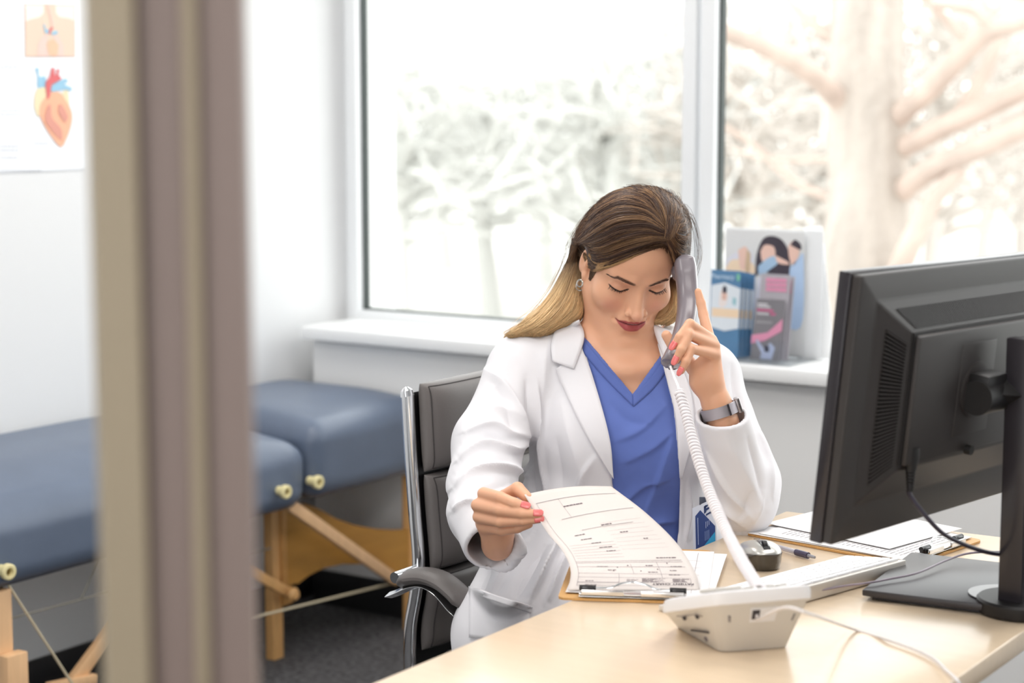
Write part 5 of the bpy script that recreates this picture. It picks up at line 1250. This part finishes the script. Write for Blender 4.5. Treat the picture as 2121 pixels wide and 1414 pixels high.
def nails():
    nm = mat('nail_coral', srgb(236, 120, 118), .2, coat=.6)
    def nail(tip, base, r, side=(0, 0, 1.)):
        t = K(*tip); b = K(*base); ax = (t-b)/np.linalg.norm(t-b); n = np.array(side, float); n -= ax*(n @ ax); n /= np.linalg.norm(n); w = np.cross(ax, n)
        vs = []; fs = []; nu, nv = 10, 8
        for j in range(nv+1):
            v = j/nv
            for i in range(nu+1):
                u = (i/nu-.5)*2; hw = .84*math.sqrt(max(0, 1-max(0, (v-.50)/.53)**2))*(.93+.07*min(1, v*6)); a = u*hw*1.0
                vs.append(K2W(t+ax*(-.0075+.0155*v)+w*math.sin(a)*r*1.0+n*(math.cos(a)*r*1.03+.0002-.0015*max(0, v-.6))))
        for j in range(nv):
            for i in range(nu): k = j*(nu+1)+i; fs.append((k, k+1, k+nu+2, k+nu+1))
        o = from_pd('fingernail', vs, fs, nm, person); md = o.modifiers.new('t', 'SOLIDIFY'); md.thickness = .0008; md.offset = 1
    nail(LH['middle'][3], LH['middle'][2], .0066, (-.45, .1, 1)); nail(LH['ring'][3], LH['ring'][2], .0064, (-.4, .1, 1)); nail(LH['little'][3], LH['little'][2], .0058, (-.5, .0, 1))
    nail(RH['index'][3], RH['index'][2], .0070, (.1, .5, 1)); nail(RH['middle'][3], RH['middle'][2], .0070, (.1, .4, 1)); nail(RH['ring'][3], RH['ring'][2], .0068, (.1, .1, 1))
nails()
# ---------------------------------------------------------------- cuffs of watch, ring, earrings
def jewellery():
    sil = mat('silver', (.55, .52, .47), .22, metal=1.); mesh = mat('watch_band', srgb(176, 170, 176), .38, metal=.75, bump=(2500, .5, .0006)); dk = mat('watch_dark', srgb(50, 46, 50), .3)
    c = K(1489.5, 851, 3.056); ax = K(1484, 832, 3.05)-K(1493, 878, 3.062); ax = ax+np.array([-.010, 0, 0]); ax /= np.linalg.norm(ax); ax = np.array([-.30, .95, .05]); ax /= np.linalg.norm(ax)
    side = np.cross(ax, [0, 0, 1.]); side /= np.linalg.norm(side); fr = np.cross(side, ax)
    def ring(R, h, t, name, m, par, a0=0, a1=2*math.pi, n=48, lift=0):
        vs = []; fs = []
        full = abs(a1-a0-2*math.pi) < 1e-6
        k = n if full else n+1
        for i in range(k):
            a = a0+(a1-a0)*i/n; d = side*math.cos(a)*1.03+fr*math.sin(a)*1.0
            for r_, z_ in ((R, -h/2), (R+t, -h/2+.0006), (R+t, h/2-.0006), (R, h/2)): vs.append(K2W(c+d*(r_+lift)+ax*z_))
        for i in range(n if full else n):
            j = (i+1) % k
            for q in range(4): fs.append((i*4+q, i*4+(q+1) % 4, j*4+(q+1) % 4, j*4+q))
        if not full: fs += [(0, 1, 2, 3), tuple((k-1)*4+q for q in (3, 2, 1, 0))]
        mb = MB(); mb.add(vs, fs); return mb.build(name, m, par)
    w = ring(.0268, .0190, .0018, 'watch', mesh, person)
    ring(.0268, .0192, .0018, 'band_overlap', mesh, w, math.radians(8), math.radians(62), 24, .0016)
    ring(.0268, .0196, .0016, 'band_stop', dk, w, math.radians(60), math.radians(65), 4, .0020)
    p = c+side*.0315; M = frame_matrix(K2W(p), (side) @ KM, ax @ KM, fr @ KM)
    MB().box((-.003, -.0125, -.012), (.0045, .0125, .012), M=M, bevel=.0022).build('watch_case', mat('watch_grey', srgb(150, 142, 142), .25, metal=.8), w)
    e0 = h3(-.0785, -.003, -.0480)
    for k, (r_, off) in enumerate(((.0062, (0, 0, 0)), (.0085, (.002, -.004, -.008)))):
        o = e0+HR @ np.array(off); P = [K2W(o+np.array([math.cos(a)*r_*.75, math.sin(a)*r_, .4*math.cos(a)*r_])) for a in np.linspace(0, 2*math.pi, 30)]
        MB().tube(P, (.0019, .0011)[k], 10, caps=False).build('earring', sil, person)
jewellery()
# ---------------------------------------------------------------- hair
class Below:
    def __init__(s, xs, ys, dmax): s.xs = xs; s.ys = ys; s.dm = dmax
    def box(s, m): a = K(s.xs[0], 740, 3.3); b = K(s.xs[-1], min(s.ys), 3.2); return np.array([a[0]-.04, a[1]-.03, -s.dm]), np.array([b[0]+.04, b[1]+.05, -2.7])
    def d(s, x, y, z): px = 1060.5-x*FPX/z; py = 707+y*FPX/z; c = np.interp(px, s.xs, s.ys).astype(np.float32); return np.maximum((c-py)*(-z/FPX), -s.dm-z).astype(np.float32)
HAIRLINE = ([1150, 1168, 1180, 1208, 1214, 1220, 1230, 1240, 1268, 1306, 1330, 1348, 1372, 1386, 1394, 1398, 1402, 1440], [800, 800, 512, 506, 520, 538, 547, 547, 538, 524, 512, 505, 503, 512, 533, 562, 800, 800])
def depthmap(G, x0, x1, y0, y1, st, d0, d1, fill=14):
    xs = np.arange(x0, x1, st, float); ys = np.arange(y0, y1, st, float); X, Y = np.meshgrid(xs, ys); D = np.full(X.shape, np.nan)
    for d in np.arange(d0, d1, .0015):
        m = np.isnan(D)
        if not m.any(): break
        P = np.stack([d*(X[m]-1060.5)/FPX, -d*(Y[m]-707)/FPX, np.full(m.sum(), -d)], 1); ins = np.all((P > G.lo) & (P < G.lo+(G.n-1)*G.h), 1); v = G.sample(P)
        q = D[m]; q[(v < 0) & ins] = d; D[m] = q
    for _ in range(fill):
        E = np.pad(D, 1, constant_values=np.nan); S = np.stack([E[:-2, 1:-1], E[2:, 1:-1], E[1:-1, :-2], E[1:-1, 2:]]); c_ = (~np.isnan(S)).sum(0); mean = np.nansum(S, 0)/np.maximum(c_, 1); m = np.isnan(D) & (c_ > 0); D[m] = mean[m]+.004
    D = np.where(np.isnan(D), np.nanmax(D), D)
    def look(px, py):
        u = np.clip((px-x0)/st, 0, len(xs)-1.01); v = np.clip((py-y0)/st, 0, len(ys)-1.01); i = u.astype(int); j = v.astype(int); f = u-i; g_ = v-j
        return D[j, i]*(1-f)*(1-g_)+D[j, i+1]*f*(1-g_)+D[j+1, i]*(1-f)*g_+D[j+1, i+1]*f*g_
    return look
def hair():
    hm = mat('hair', srgb(84, 60, 46), .5, spec=.3, attr='tint')
    g = Grid(K(1030, 730, 3.45)-.01, K(1450, 360, 3.05)+np.array([.01, .02, .02]), .0022)
    ops = [('u', hp(Ell((.004, -.013, .035), (.0815, .097, .0885))), 0), ('u', hp(Ell((.016, .010, .070), (.066, .076, .063))), .03), ('u', hp(Ell((.004, -.052, .008), (.068, .058, .078))), .03),
           ('u', Cone(K(1404, 470, 3.24), K(1404, 530, 3.235), .022, .018), .03), ('u', Cone(K(1202, 505, 3.27), K(1225, 535, 3.215), .014, .010), .03)]
    apply_ops(g, ops)
    apply_ops(g, [('s', Below(HAIRLINE[0], HAIRLINE[1], 3.285), .007)])
    lo_ = [('u', Cone(K(1196, 515, 3.32), K(1190, 600, 3.31), .014, .022), .02), ('u', Cone(K(1190, 600, 3.31), K(1178, 645, 3.285), .022, .026), .02), ('u', Cone(K(1175, 605, 3.31), K(1118, 668, 3.27), .018, .016), .03), ('u', Cone(K(1118, 668, 3.27), K(1064, 688, 3.26), .016, .008), .03), ('u', Cone(K(1178, 645, 3.27), K(1120, 680, 3.25), .018, .010), .02),
           ('u', Cone(K(1398, 590, 3.27), K(1382, 650, 3.26), .016, .019), .01), ('u', Cone(K(1382, 650, 3.26), K(1358, 664, 3.25), .014, .007), .01)]
    apply_ops(g, lo_)
    Vt, Fc = surface_nets(g); Vt = relax(Vt, Fc, 2, .5)
    def colour(P, base=None):
        px = 1060.5-P[:, 0]*FPX/P[:, 2]; py = 707+P[:, 1]*FPX/P[:, 2]; f = np.maximum(smooth01(py, 525, 620)*(px < 1215), smooth01(py, 575, 625)*(px > 1330)); d = np.array(srgb(66, 46, 37)); b = np.array(srgb(222, 188, 140))
        return d[None]*(1-f[:, None])+b[None]*f[:, None]
    o = np_mesh('hair', Vt, Fc, hm, person, colour(Vt)*.8)
    lk1 = depthmap(g, 1030, 1450, 370, 720, 2, 3.02, 3.42, 6); lk2 = depthmap(FINE[0], 1180, 1420, 480, 720, 2, 3.02, 3.42, 0)
    def look(px, py): return np.where((px > 1206) & (px < 1402) & (py > 490) & (py < 610), np.minimum(lk1(px, py), lk2(px, py)), lk1(px, py))
    rs = np.random.RandomState(5); vs = []; fs = []; cs = []
    def strands(guides, n, nseg=18, lift=(.0005, .004), rad=.00055, spread=3.0, taper=.35, jit=.0, shade=None):
        G = [np.array(spline(q, nseg)) for q in guides]
        for _ in range(n):
            a = rs.uniform(0, len(G)-1-1e-6); i = int(a); t = a-i; P = G[i]*(1-t)+G[i+1]*t
            s = np.linspace(0, 1, nseg); ph = rs.uniform(0, 6.28, 2); P = P+np.stack([np.sin(s*rs.uniform(2, 7)+ph[0]), np.sin(s*rs.uniform(2, 7)+ph[1])], 1)*rs.normal(0, spread*.5)*(.3+s[:, None])+rs.normal(0, spread*.35, 2)
            a0, a1 = (0, 1) if jit == 0 else (rs.uniform(0, jit), 1-rs.uniform(0, jit)); idx = np.linspace(a0, a1, nseg)*(nseg-1); P = np.stack([np.interp(idx, np.arange(nseg), P[:, q]) for q in (0, 1)], 1)
            L = (rs.uniform(*lift)+.0042*(.5+.5*math.sin(a*13+ph[0]*.25))*(.6+.4*np.sin(s*5+a*9)))*np.sin(np.linspace(.25, math.pi-.25, nseg))**.7; d = look(P[:, 0], P[:, 1])-L
            d = np.convolve(np.pad(d, 2, mode='edge'), np.ones(5)/5, 'valid')
            Q = np.stack([d*(P[:, 0]-1060.5)/FPX, -d*(P[:, 1]-707)/FPX, -d], 1)
            base = colour(Q) if shade is None else np.repeat(shade[None], nseg, 0); k = rs.uniform(0, 1)
            hl = np.array(srgb(172, 132, 92)); f = .62*max(0, math.sin(a*7.3+a*a*1.7))**2*rs.uniform(.2, 1)+(.3 if k > .8 else 0); tone_ = rs.uniform(.7, 1.25)*(.82+.3*(.5+.5*math.sin(a*13)))
            C = (base*(1-f)+hl*f)*tone_
            T = np.gradient(Q, axis=0); T /= np.linalg.norm(T, axis=1)[:, None]+1e-9; S1 = np.cross(T, [0, 0, 1.]); S1 /= np.linalg.norm(S1, axis=1)[:, None]+1e-9; S2 = np.cross(S1, T); n0 = len(vs)
            R = rad*rs.uniform(.7, 1.3)*(1-(1-taper)*np.abs(np.linspace(-1, 1, nseg))**3)
            for q in range(nseg):
                for an in (0, 2.094, 4.189): vs.append(Q[q]+(S1[q]*math.cos(an)+S2[q]*math.sin(an))*R[q]); cs.append(C[q])
            for q in range(nseg-1):
                for w in range(3): fs.append((n0+q*3+w, n0+q*3+(w+1) % 3, n0+q*3+3+(w+1) % 3, n0+q*3+3+w))
    end = (1194, 508)
    sweep = [[(1396, 540), (1393, 522), (1384, 508), (1372, 500)], [(1376, 506), (1345, 514), (1300, 530), (1262, 545), (1232, 553), (1210, 530), (1197, 512)], [(1378, 498), (1345, 502), (1296, 516), (1250, 532), (1222, 530), (1205, 516), end],
        [(1380, 490), (1340, 484), (1290, 494), (1245, 512), (1215, 514), end], [(1382, 484), (1340, 464), (1285, 468), (1240, 488), (1210, 502), end], [(1384, 480), (1340, 444), (1282, 438), (1232, 462), (1206, 488), end],
        [(1384, 476), (1345, 428), (1290, 414), (1236, 436), (1206, 470), (1192, 500)], [(1385, 472), (1352, 415), (1308, 398), (1262, 410), (1224, 442), (1199, 478)]]
    strands([[(1330, 520), (1300, 533), (1262, 549), (1236, 557), (1221, 551), (1210, 528)], [(1320, 516), (1290, 528), (1256, 543), (1232, 550), (1216, 538), (1203, 514)]], 700, 14, (.0003, .003), .0004, 3)
    strands(sweep[1:], 5200, 20, (.0003, .0050), .00042, 5)
    top = [[(1378, 470), (1352, 418), (1314, 397), (1280, 400)], [(1380, 462), (1362, 420), (1332, 392), (1305, 388)], [(1384, 456), (1378, 425), (1360, 396), (1345, 388)], [(1390, 452), (1394, 430), (1388, 408), (1378, 395)], [(1396, 458), (1406, 446), (1408, 428), (1402, 410)], [(1399, 466), (1412, 460), (1420, 450), (1420, 432)], [(1400, 476), (1412, 478), (1425, 478), (1430, 465)]]
    strands(top, 2800, 14, (.0003, .0055), .00042, 5)
    strands([[(1384, 476), (1335, 422), (1288, 408), (1246, 424), (1212, 458)], [(1385, 472), (1345, 408), (1300, 396), (1258, 410), (1222, 440)], [(1386, 470), (1352, 402), (1315, 390), (1280, 395), (1246, 412)]], 1500, 16, (.0003, .0045), .00042, 3)
    right = [[(1397, 482), (1408, 488), (1424, 492), (1428, 482)], [(1393, 488), (1402, 502), (1418, 512), (1428, 512)], [(1386, 496), (1396, 515), (1408, 530), (1418, 535)], [(1384, 500), (1394, 525), (1400, 548), (1404, 566)], [(1380, 502), (1391, 522), (1397, 548), (1398, 580)]]
    strands(right, 1500, 12, (.0003, .005), .00042, 4)
    side = [[(1236, 540), (1222, 548), (1216, 562), (1222, 576)], [(1226, 530), (1214, 535), (1211, 550), (1216, 568)]]
    strands([[(1229, 540), (1223, 556), (1221, 580)], [(1236, 549), (1229, 566), (1222, 580)], [(1241, 551), (1234, 560), (1227, 572)]], 220, 8, (.0002, .0010), .0003, 2)
    strands([[(1340, 515), (1304, 534), (1266, 549), (1238, 558), (1226, 556), (1219, 544)], [(1300, 528), (1268, 546), (1240, 554), (1226, 548), (1216, 532)], [(1290, 520), (1256, 536), (1232, 543), (1220, 528)]], 800, 14, (.0005, .0034), .0003, 4, shade=np.array(srgb(196, 158, 112)))
    strands([[(1376, 500), (1380, 478), (1384, 452), (1388, 428)], [(1384, 500), (1389, 480), (1394, 456), (1400, 436)], [(1392, 496), (1400, 480), (1407, 462), (1413, 448)]], 700, 12, (.0005, .004), .00042, 5)
    strands([[(1186, 494), (1183, 525), (1177, 560), (1162, 592)], [(1197, 498), (1197, 528), (1192, 560), (1184, 592)]], 420, 12, (.0005, .004), .00042, 4)
    strands([[(1300, 536), (1312, 520), (1330, 506)], [(1340, 520), (1348, 506), (1362, 494)], [(1372, 514), (1376, 504), (1380, 494)], [(1392, 534), (1388, 518), (1384, 504)]], 260, 8, (.0002, .0012), .0002, 4)
    long_ = [[(1192, 508), (1170, 560), (1140, 615), (1096, 664), (1046, 698)], [(1196, 512), (1182, 565), (1156, 622), (1112, 668), (1064, 694)], [(1199, 515), (1193, 572), (1175, 624), (1138, 668), (1092, 693)], [(1198, 530), (1196, 590), (1190, 632), (1165, 662), (1122, 690)], [(1199, 585), (1204, 615), (1203, 642), (1188, 660), (1150, 680)]]
    strands(long_, 4200, 18, (.0003, .0055), .00045, 6)
    strands([[(1404, 575), (1408, 620), (1402, 655), (1384, 672)], [(1398, 590), (1400, 625), (1392, 652), (1368, 670)], [(1394, 605), (1392, 635), (1378, 655), (1350, 668)]], 1200, 12, (.0003, .004), .00042, 4)
    strands([[(1376, 500), (1390, 440), (1425, 430), (1446, 500), (1440, 560)], [(1385, 500), (1410, 450), (1436, 460), (1450, 540), (1425, 600)]], 14, 16, (.002, .01), .00022, 8)
    strands([[(1200, 470), (1170, 540), (1130, 610), (1080, 660), (1040, 690)], [(1230, 420), (1190, 470), (1185, 520), (1150, 600), (1100, 650)]], 14, 16, (.002, .01), .00022, 8)
    Q = np.array(vs); np_mesh('hair_strands', Q, np.array(fs), hm, o, np.array(cs))
hair()
def lashes():
    lm = mat('lash', srgb(26, 18, 17), .5); G = FINE[0]; bh = mat('brow_hair', srgb(88, 60, 46), .6)
    def srf(x, z):
        for y in np.arange(.12, .03, -.0006):
            if G.sample(h3(x, y, z)[None])[0] < 0: return y
        return .07
    r = np.random.RandomState(4)
    for s in (-1, 1):
        mb = MB()
        for i in range(44):
            t = min(1, max(0, i/43+r.uniform(-.03, .03))); x = .0190+.0290*t; z = np.interp(x, [.0185, .0318, .0480], [.0012, -.0042, .0006]); y = srf(s*x, z); L = (.0035+.0045*t)*r.uniform(.55, 1.15)
            o = np.array([s*x, y-.0003, z]); e = o+np.array([s*(.10+.75*(t-.35))*L, L*.75, -L*.42]); m_ = (o+e)/2+np.array([0, .0004, -L*.13])
            mb.tube([K2W(h3(*q)) for q in (o, m_, e)], [.00035, .00028, .0001], 4)
        mb.build('eyelashes', lm, person)
    for s in (-1, 1):
        mb = MB()
        for i in range(150):
            t = r.uniform(0, 1); x = .0140+.040*t; zc = np.interp(x, [.0145, .0260, .0410, .0540], [.0178, .0212, .0250, .0175]); w = np.interp(x, [.0145, .0260, .0410, .0540], [.0034, .0036, .0024, .0005]); z = zc+r.uniform(-w, w)
            y = srf(s*x, z); L = .0055*(1-.4*t); dx = L*(.35+.6*t); dz = L*(.65-1.0*t)*(1 if z < zc else .3)
            o = np.array([s*x, y, z]); y2 = srf(s*(x+dx), z+dz); e = np.array([s*(x+dx), y2+.0004, z+dz]); mb.tube([K2W(h3(*o)), K2W(h3(*((o+e)/2+np.array([0, .0006, 0])))), K2W(h3(*e))], [.00028, .00026, .0001], 3)
        mb.build('eyebrow', bh, person)
lashes()
# ---------------------------------------------------------------- handset, coiled cord, badge
def handset():
    g1 = mat('handset_grey', srgb(128, 121, 127), .3); g2 = mat('handset_light', srgb(198, 195, 200), .3); gd = mat('handset_dark', srgb(96, 92, 100), .4)
    e = empty('telephone_handset', K2W(K(1412, 640, 3.10)), 'grey telephone handset held to the ear by the left hand', 'telephone handset')
    path = spline([(1416, 530, 3.155), (1420, 560, 3.15), (1424, 610, 3.135), (1420, 660, 3.105), (1408, 705, 3.07), (1393, 742, 3.035), (1388, 756, 3.028)], 60)
    wl_ = np.interp(np.linspace(0, 1, 60), [0, .04, .15, .27, .45, .7, .86, .95, 1], [.008, .0170, .0185, .0175, .0155, .0140, .0155, .0150, .006]); dl = np.interp(np.linspace(0, 1, 60), [0, .05, .2, .4, .7, .9, 1], [.010, .021, .024, .018, .018, .023, .012])
    P = np.array([K(*q) for q in path]); T = np.gradient(P, axis=0); T /= np.linalg.norm(T, axis=1)[:, None]; n = 32; vs = []; fs = []; mi = []
    for i in range(60):
        z = np.array([0, 0, 1.])-T[i]*T[i][2]; z /= np.linalg.norm(z); x = np.cross(T[i], z); x = x if x[0] > 0 else -x
        for k in range(n):
            a = 2*math.pi*k/n; c, s = math.cos(a), math.sin(a); q = 3.2; r = 1/((abs(c)**q+abs(s)**q)**(1/q)); vs.append(K2W(P[i]+x*c*r*wl_[i]+z*s*r*dl[i]))
    for i in range(59):
        for k in range(n): fs.append((i*n+k, i*n+(k+1) % n, (i+1)*n+(k+1) % n, (i+1)*n+k)); a = (k+.5)/n*360; mi.append(1 if (a < 44 or a > 316) else 0)
    fs.append(tuple(range(n))); fs.append(tuple(59*n+k for k in range(n))); mi += [1, 0]
    m = MB(); m.add(vs, fs); m.mi = mi; m.build('handle', [g1, g2], e, ang=60)
    m = MB(); c = K(1412, 562, 3.175); m.lathe([(.001, .016), (.010, .016), (.016, .011), (.018, 0), (.018, -.012)], K2W(c), np.array([-1, -.18, -.25]) @ KM, 32); m.build('earpiece', g1, e)
    m = MB(); c = K(1388, 742, 3.040); m.lathe([(.001, .012), (.011, .011), (.0155, .006), (.0170, -.004)], K2W(c), np.array([-.8, .55, -.1]) @ KM, 32); m.build('mouthpiece', g1, e)
    p = K(1388, 757, 3.008); MB().cyl(K2W(p), K2W(p+np.array([.001, -.004, .004])), .0042, 16).build('cord_socket', gd, e)
handset()
def coil():
    wm = mat('coil_white', srgb(236, 232, 234), .4)
    ctl = [(1389, 759, 3.0), (1396, 780, 2.97), (1404, 800, 2.95), (1407, 812, 2.94), (1420, 855, 2.91), (1440, 930, 2.85), (1466, 1010, 2.78), (1500, 1090, 2.68), (1536, 1160, 2.56), (1566, 1208, 2.47), (1574, 1222, 2.44)]
    P = np.array([K(*q) for q in spline(ctl, 400)]); s = np.concatenate([[0], np.cumsum(np.linalg.norm(np.diff(P, axis=0), axis=1))]); tot = s[-1]
    s0 = s[int(400*.28)]
    n = 2400; S = np.linspace(0, tot, n); C = np.stack([np.interp(S, s, P[:, k]) for k in range(3)], 1); T = np.gradient(C, axis=0); T /= np.linalg.norm(T, axis=1)[:, None]
    X = np.cross(T, [0, 0, 1.]); X /= np.linalg.norm(X, axis=1)[:, None]; Y = np.cross(X, T); pitch = .0072; R = np.clip((S-s0*.98)/.006, 0, 1)*.0072*(.92+.04*np.sin(S*40)); ph = 2*math.pi*(S-s0)/pitch; ph = np.where(S < s0, 0, ph)
    H = C+X*(R*np.cos(ph))[:, None]+Y*(R*np.sin(ph))[:, None]
    m = MB(); m.tube([K2W(h) for h in H], .00225, 7); o = m.build('coiled_cord', wm); tag(o, 'white coiled cord hanging from the handset down to the desk phone', 'cord')
coil()
def badge():
    e = empty('name_badge', K2W(K(1458, 1090, 3.10)), 'white and navy badge card hanging at the coat opening beside the coiled cord', 'badge')
    tl, tr, br, bl_ = K(1434, 1052, 3.115), K(1482, 1030, 3.10), K(1478, 1128, 3.10), K(1436, 1148, 3.115)
    ex_ = (tr-tl); ey_ = (bl_-tl); n = np.cross(ey_, ex_); n /= np.linalg.norm(n); n = n if n[2] > 0 else -n
    W = lambda u, v, k: K2W(tl+ex_*u+ey_*v+n*k)
    def poly(mb, pts, k, mi=0): mb.add([W(u, v, k) for u, v in pts], [tuple(range(len(pts)))], mi)
    m = MB(); q = [(0, 0), (1, 0), (1, 1), (0, 1)]; m.add([W(u, v, 0) for u, v in q]+[W(u, v, -.0012) for u, v in q], [(0, 1, 2, 3), (7, 6, 5, 4), (0, 1, 5, 4), (1, 2, 6, 5), (2, 3, 7, 6), (3, 0, 4, 7)]); m.build('card', mat('badge_white', srgb(206, 212, 226), .35), e, smooth=False)
    m = MB(); poly(m, [(.12, .20), (.34, .12), (.96, .60), (.96, .76), (.46, .96), (.12, .92)], .0004, 0); poly(m, [(.34, .97), (.96, .72), (.96, .97)], .0006, 1)
    # the square cross-like mark of the card
    for (a, b, c, d) in ((.50, .06, .60, .22), (.50, .06, .84, .10), (.60, .12, .84, .17), (.78, .13, .88, .28), (.58, .24, .88, .28)): poly(m, [(a, b+.02), (c, b), (c, d), (a, d+.02)], .0007, 2)
    for k in range(3): poly(m, [(.56+.07*k, .42), (.58+.07*k, .42), (.58+.07*k, .56-.02*k), (.56+.07*k, .56-.02*k)], .0008, 3)
    for k in range(4): poly(m, [(.52+.055*k, .62), (.545+.055*k, .62), (.545+.055*k, .82), (.52+.055*k, .82)], .0008, 4)
    poly(m, [(.22, .26), (.245, .26), (.245, .84), (.22, .84)], .0008, 3)
    m.build('card_print', [mat('badge_navy', srgb(38, 62, 122), .35), mat('badge_cyan', srgb(40, 150, 200), .35), mat('badge_mark', srgb(30, 50, 98), .35), mat('badge_text', srgb(170, 184, 214), .4), mat('badge_text2', srgb(110, 130, 180), .4)], e, smooth=False)
    MB().box((-.006, -.001, -.0006), (.006, .012, .0006), M=frame_matrix(K2W(K(1456, 1044, 3.110)), RT, UP, -FW), bevel=.0004).build('clip', mat('badge_clip', srgb(60, 66, 84), .4), e)
badge()
# ================================================================ outside: bare trees behind the glass
bark = mat('bark', srgb(176, 166, 157), .9, tone=((9, 9, 1.2), .18), bump=(14, .6, .05))
bark2 = mat('bark_pink', srgb(186, 168, 157), .9, tone=((4, 4, 4), .15))
haze = mat('far_twigs', srgb(204, 204, 200), .95)  # bleached: the bright distant haze is put into the twig colours
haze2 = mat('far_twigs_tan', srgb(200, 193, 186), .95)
struct('ground', MB().box((-60, YG+.4, -1.1), (40, 90, -1.0)), mat('pale_ground', srgb(208, 206, 202), .95, noise=(.6, .2)))
def limb(mb, pts, r0, r1, n=14, k=24):
    P = spline(pts, k); mb.tube(P, list(np.linspace(r0, r1, len(P))), n)
DT = 10.5
def o3(x, y, d=DT): return PD(x, y, d)
t = empty('large_tree', PZ(1790, 1400, -1.0)*0+np.array([*o3(1790, 700)[:2], -1.0]), 'large bare tree with thick pale trunk and pinkish limbs outside the right window', 'tree')
mb = MB(); base = o3(1785, 700)
limb(mb, [(base[0], base[1], -1.05), o3(1785, 620), o3(1800, 400), o3(1795, 150), o3(1805, -300)], .26, .20, 24, 40)
mb.build('trunk', bark, t)
for pts, r0, r1 in [([(1790, 240, 10.4), (1735, 205, 10.4), (1690, 160, 10.1), (1600, 105, 9.7), (1500, 65, 9.3), (1440, 20, 9)], .07, .04),
    ([(1800, 290, 10.4), (1850, 250, 10.4), (1930, 180, 10), (2010, 95, 9.7), (2060, 60, 9.5), (2160, 30, 9.2)], .068, .05),
    ([(1800, 330, 10.4), (1860, 310, 10.4), (1960, 260, 10), (2060, 215, 9.8), (2170, 160, 9.5)], .062, .055),
    ([(1800, 420, 10.4), (1860, 400, 10.4), (1930, 350, 10), (2040, 300, 9.8), (2170, 240, 9.5)], .068, .06),
    ([(1830, 640, 10.4), (1880, 520, 10), (1930, 420, 9.9), (1990, 350, 9.9)], .07, .04),
    ([(2010, 95, 9.7), (1960, 40, 9.7), (1900, -20, 9.6)], .03, .02),
    ([(2060, 60, 9.5), (2010, 20, 9.5), (1930, 10, 9.4)], .035, .02),
    ([(1990, 240, 10), (2040, 150, 10), (2070, 80, 10)], .05, .03),
    ([(1750, 420, 10.5), (1650, 380, 10.8), (1560, 300, 11), (1480, 250, 11)], .03, .015),
    ([(1740, 90, 10.5), (1660, 30, 10.6), (1600, -40, 11)], .04, .02),
    ([(1760, 330, 10.5), (1690, 330, 11), (1600, 330, 11.5), (1520, 310, 12)], .025, .012)]:
    m_ = MB(); limb(m_, [o3(*p) for p in pts], r0, r1, 12, 18); m_.build('limb', bark2, t)
# distant bare trees, each with its own trunk and twigs
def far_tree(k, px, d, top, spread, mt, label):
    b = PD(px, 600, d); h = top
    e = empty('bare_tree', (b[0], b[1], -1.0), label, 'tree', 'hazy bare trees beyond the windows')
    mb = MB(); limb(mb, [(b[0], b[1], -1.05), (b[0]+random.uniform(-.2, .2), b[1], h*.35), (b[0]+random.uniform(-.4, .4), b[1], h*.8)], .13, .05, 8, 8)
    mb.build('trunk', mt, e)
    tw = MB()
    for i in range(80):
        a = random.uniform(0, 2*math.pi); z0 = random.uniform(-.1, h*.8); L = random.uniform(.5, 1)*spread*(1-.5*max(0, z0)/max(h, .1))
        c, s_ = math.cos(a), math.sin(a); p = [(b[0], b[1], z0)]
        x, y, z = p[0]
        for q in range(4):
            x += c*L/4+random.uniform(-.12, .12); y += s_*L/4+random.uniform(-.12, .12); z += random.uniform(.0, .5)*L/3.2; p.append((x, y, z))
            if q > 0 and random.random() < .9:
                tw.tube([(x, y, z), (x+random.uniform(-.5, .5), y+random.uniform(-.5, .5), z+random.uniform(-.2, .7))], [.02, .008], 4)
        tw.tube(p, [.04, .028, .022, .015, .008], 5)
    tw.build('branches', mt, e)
spots = [(715, 22, 2.4), (830, 19, 1.9), (925, 27, 2.7), (1020, 21, 2.1), (1130, 25, 2.5), (1240, 18, 2.0), (1350, 27, 3.0), (1420, 21, 2.6), (1530, 18, 2.2), (1620, 25, 3.0), (1700, 21, 2.6), (1930, 20, 2.8), (2030, 27, 3.6), (2120, 22, 3.2)]
names = ['leftmost behind the left window pane', 'second from the left behind the left pane', 'third from the left behind the left pane', 'in the middle of the left pane', 'right of the middle of the left pane', 'beside the head of the person', 'low behind the right side of the left pane', 'rightmost behind the left pane by the mullion',
         'leftmost behind the right pane above the leaflets', 'left of the thick trunk, far back', 'just left of the thick trunk', 'just right of the thick trunk', 'far back between the thick limbs', 'rightmost, above the computer monitor']
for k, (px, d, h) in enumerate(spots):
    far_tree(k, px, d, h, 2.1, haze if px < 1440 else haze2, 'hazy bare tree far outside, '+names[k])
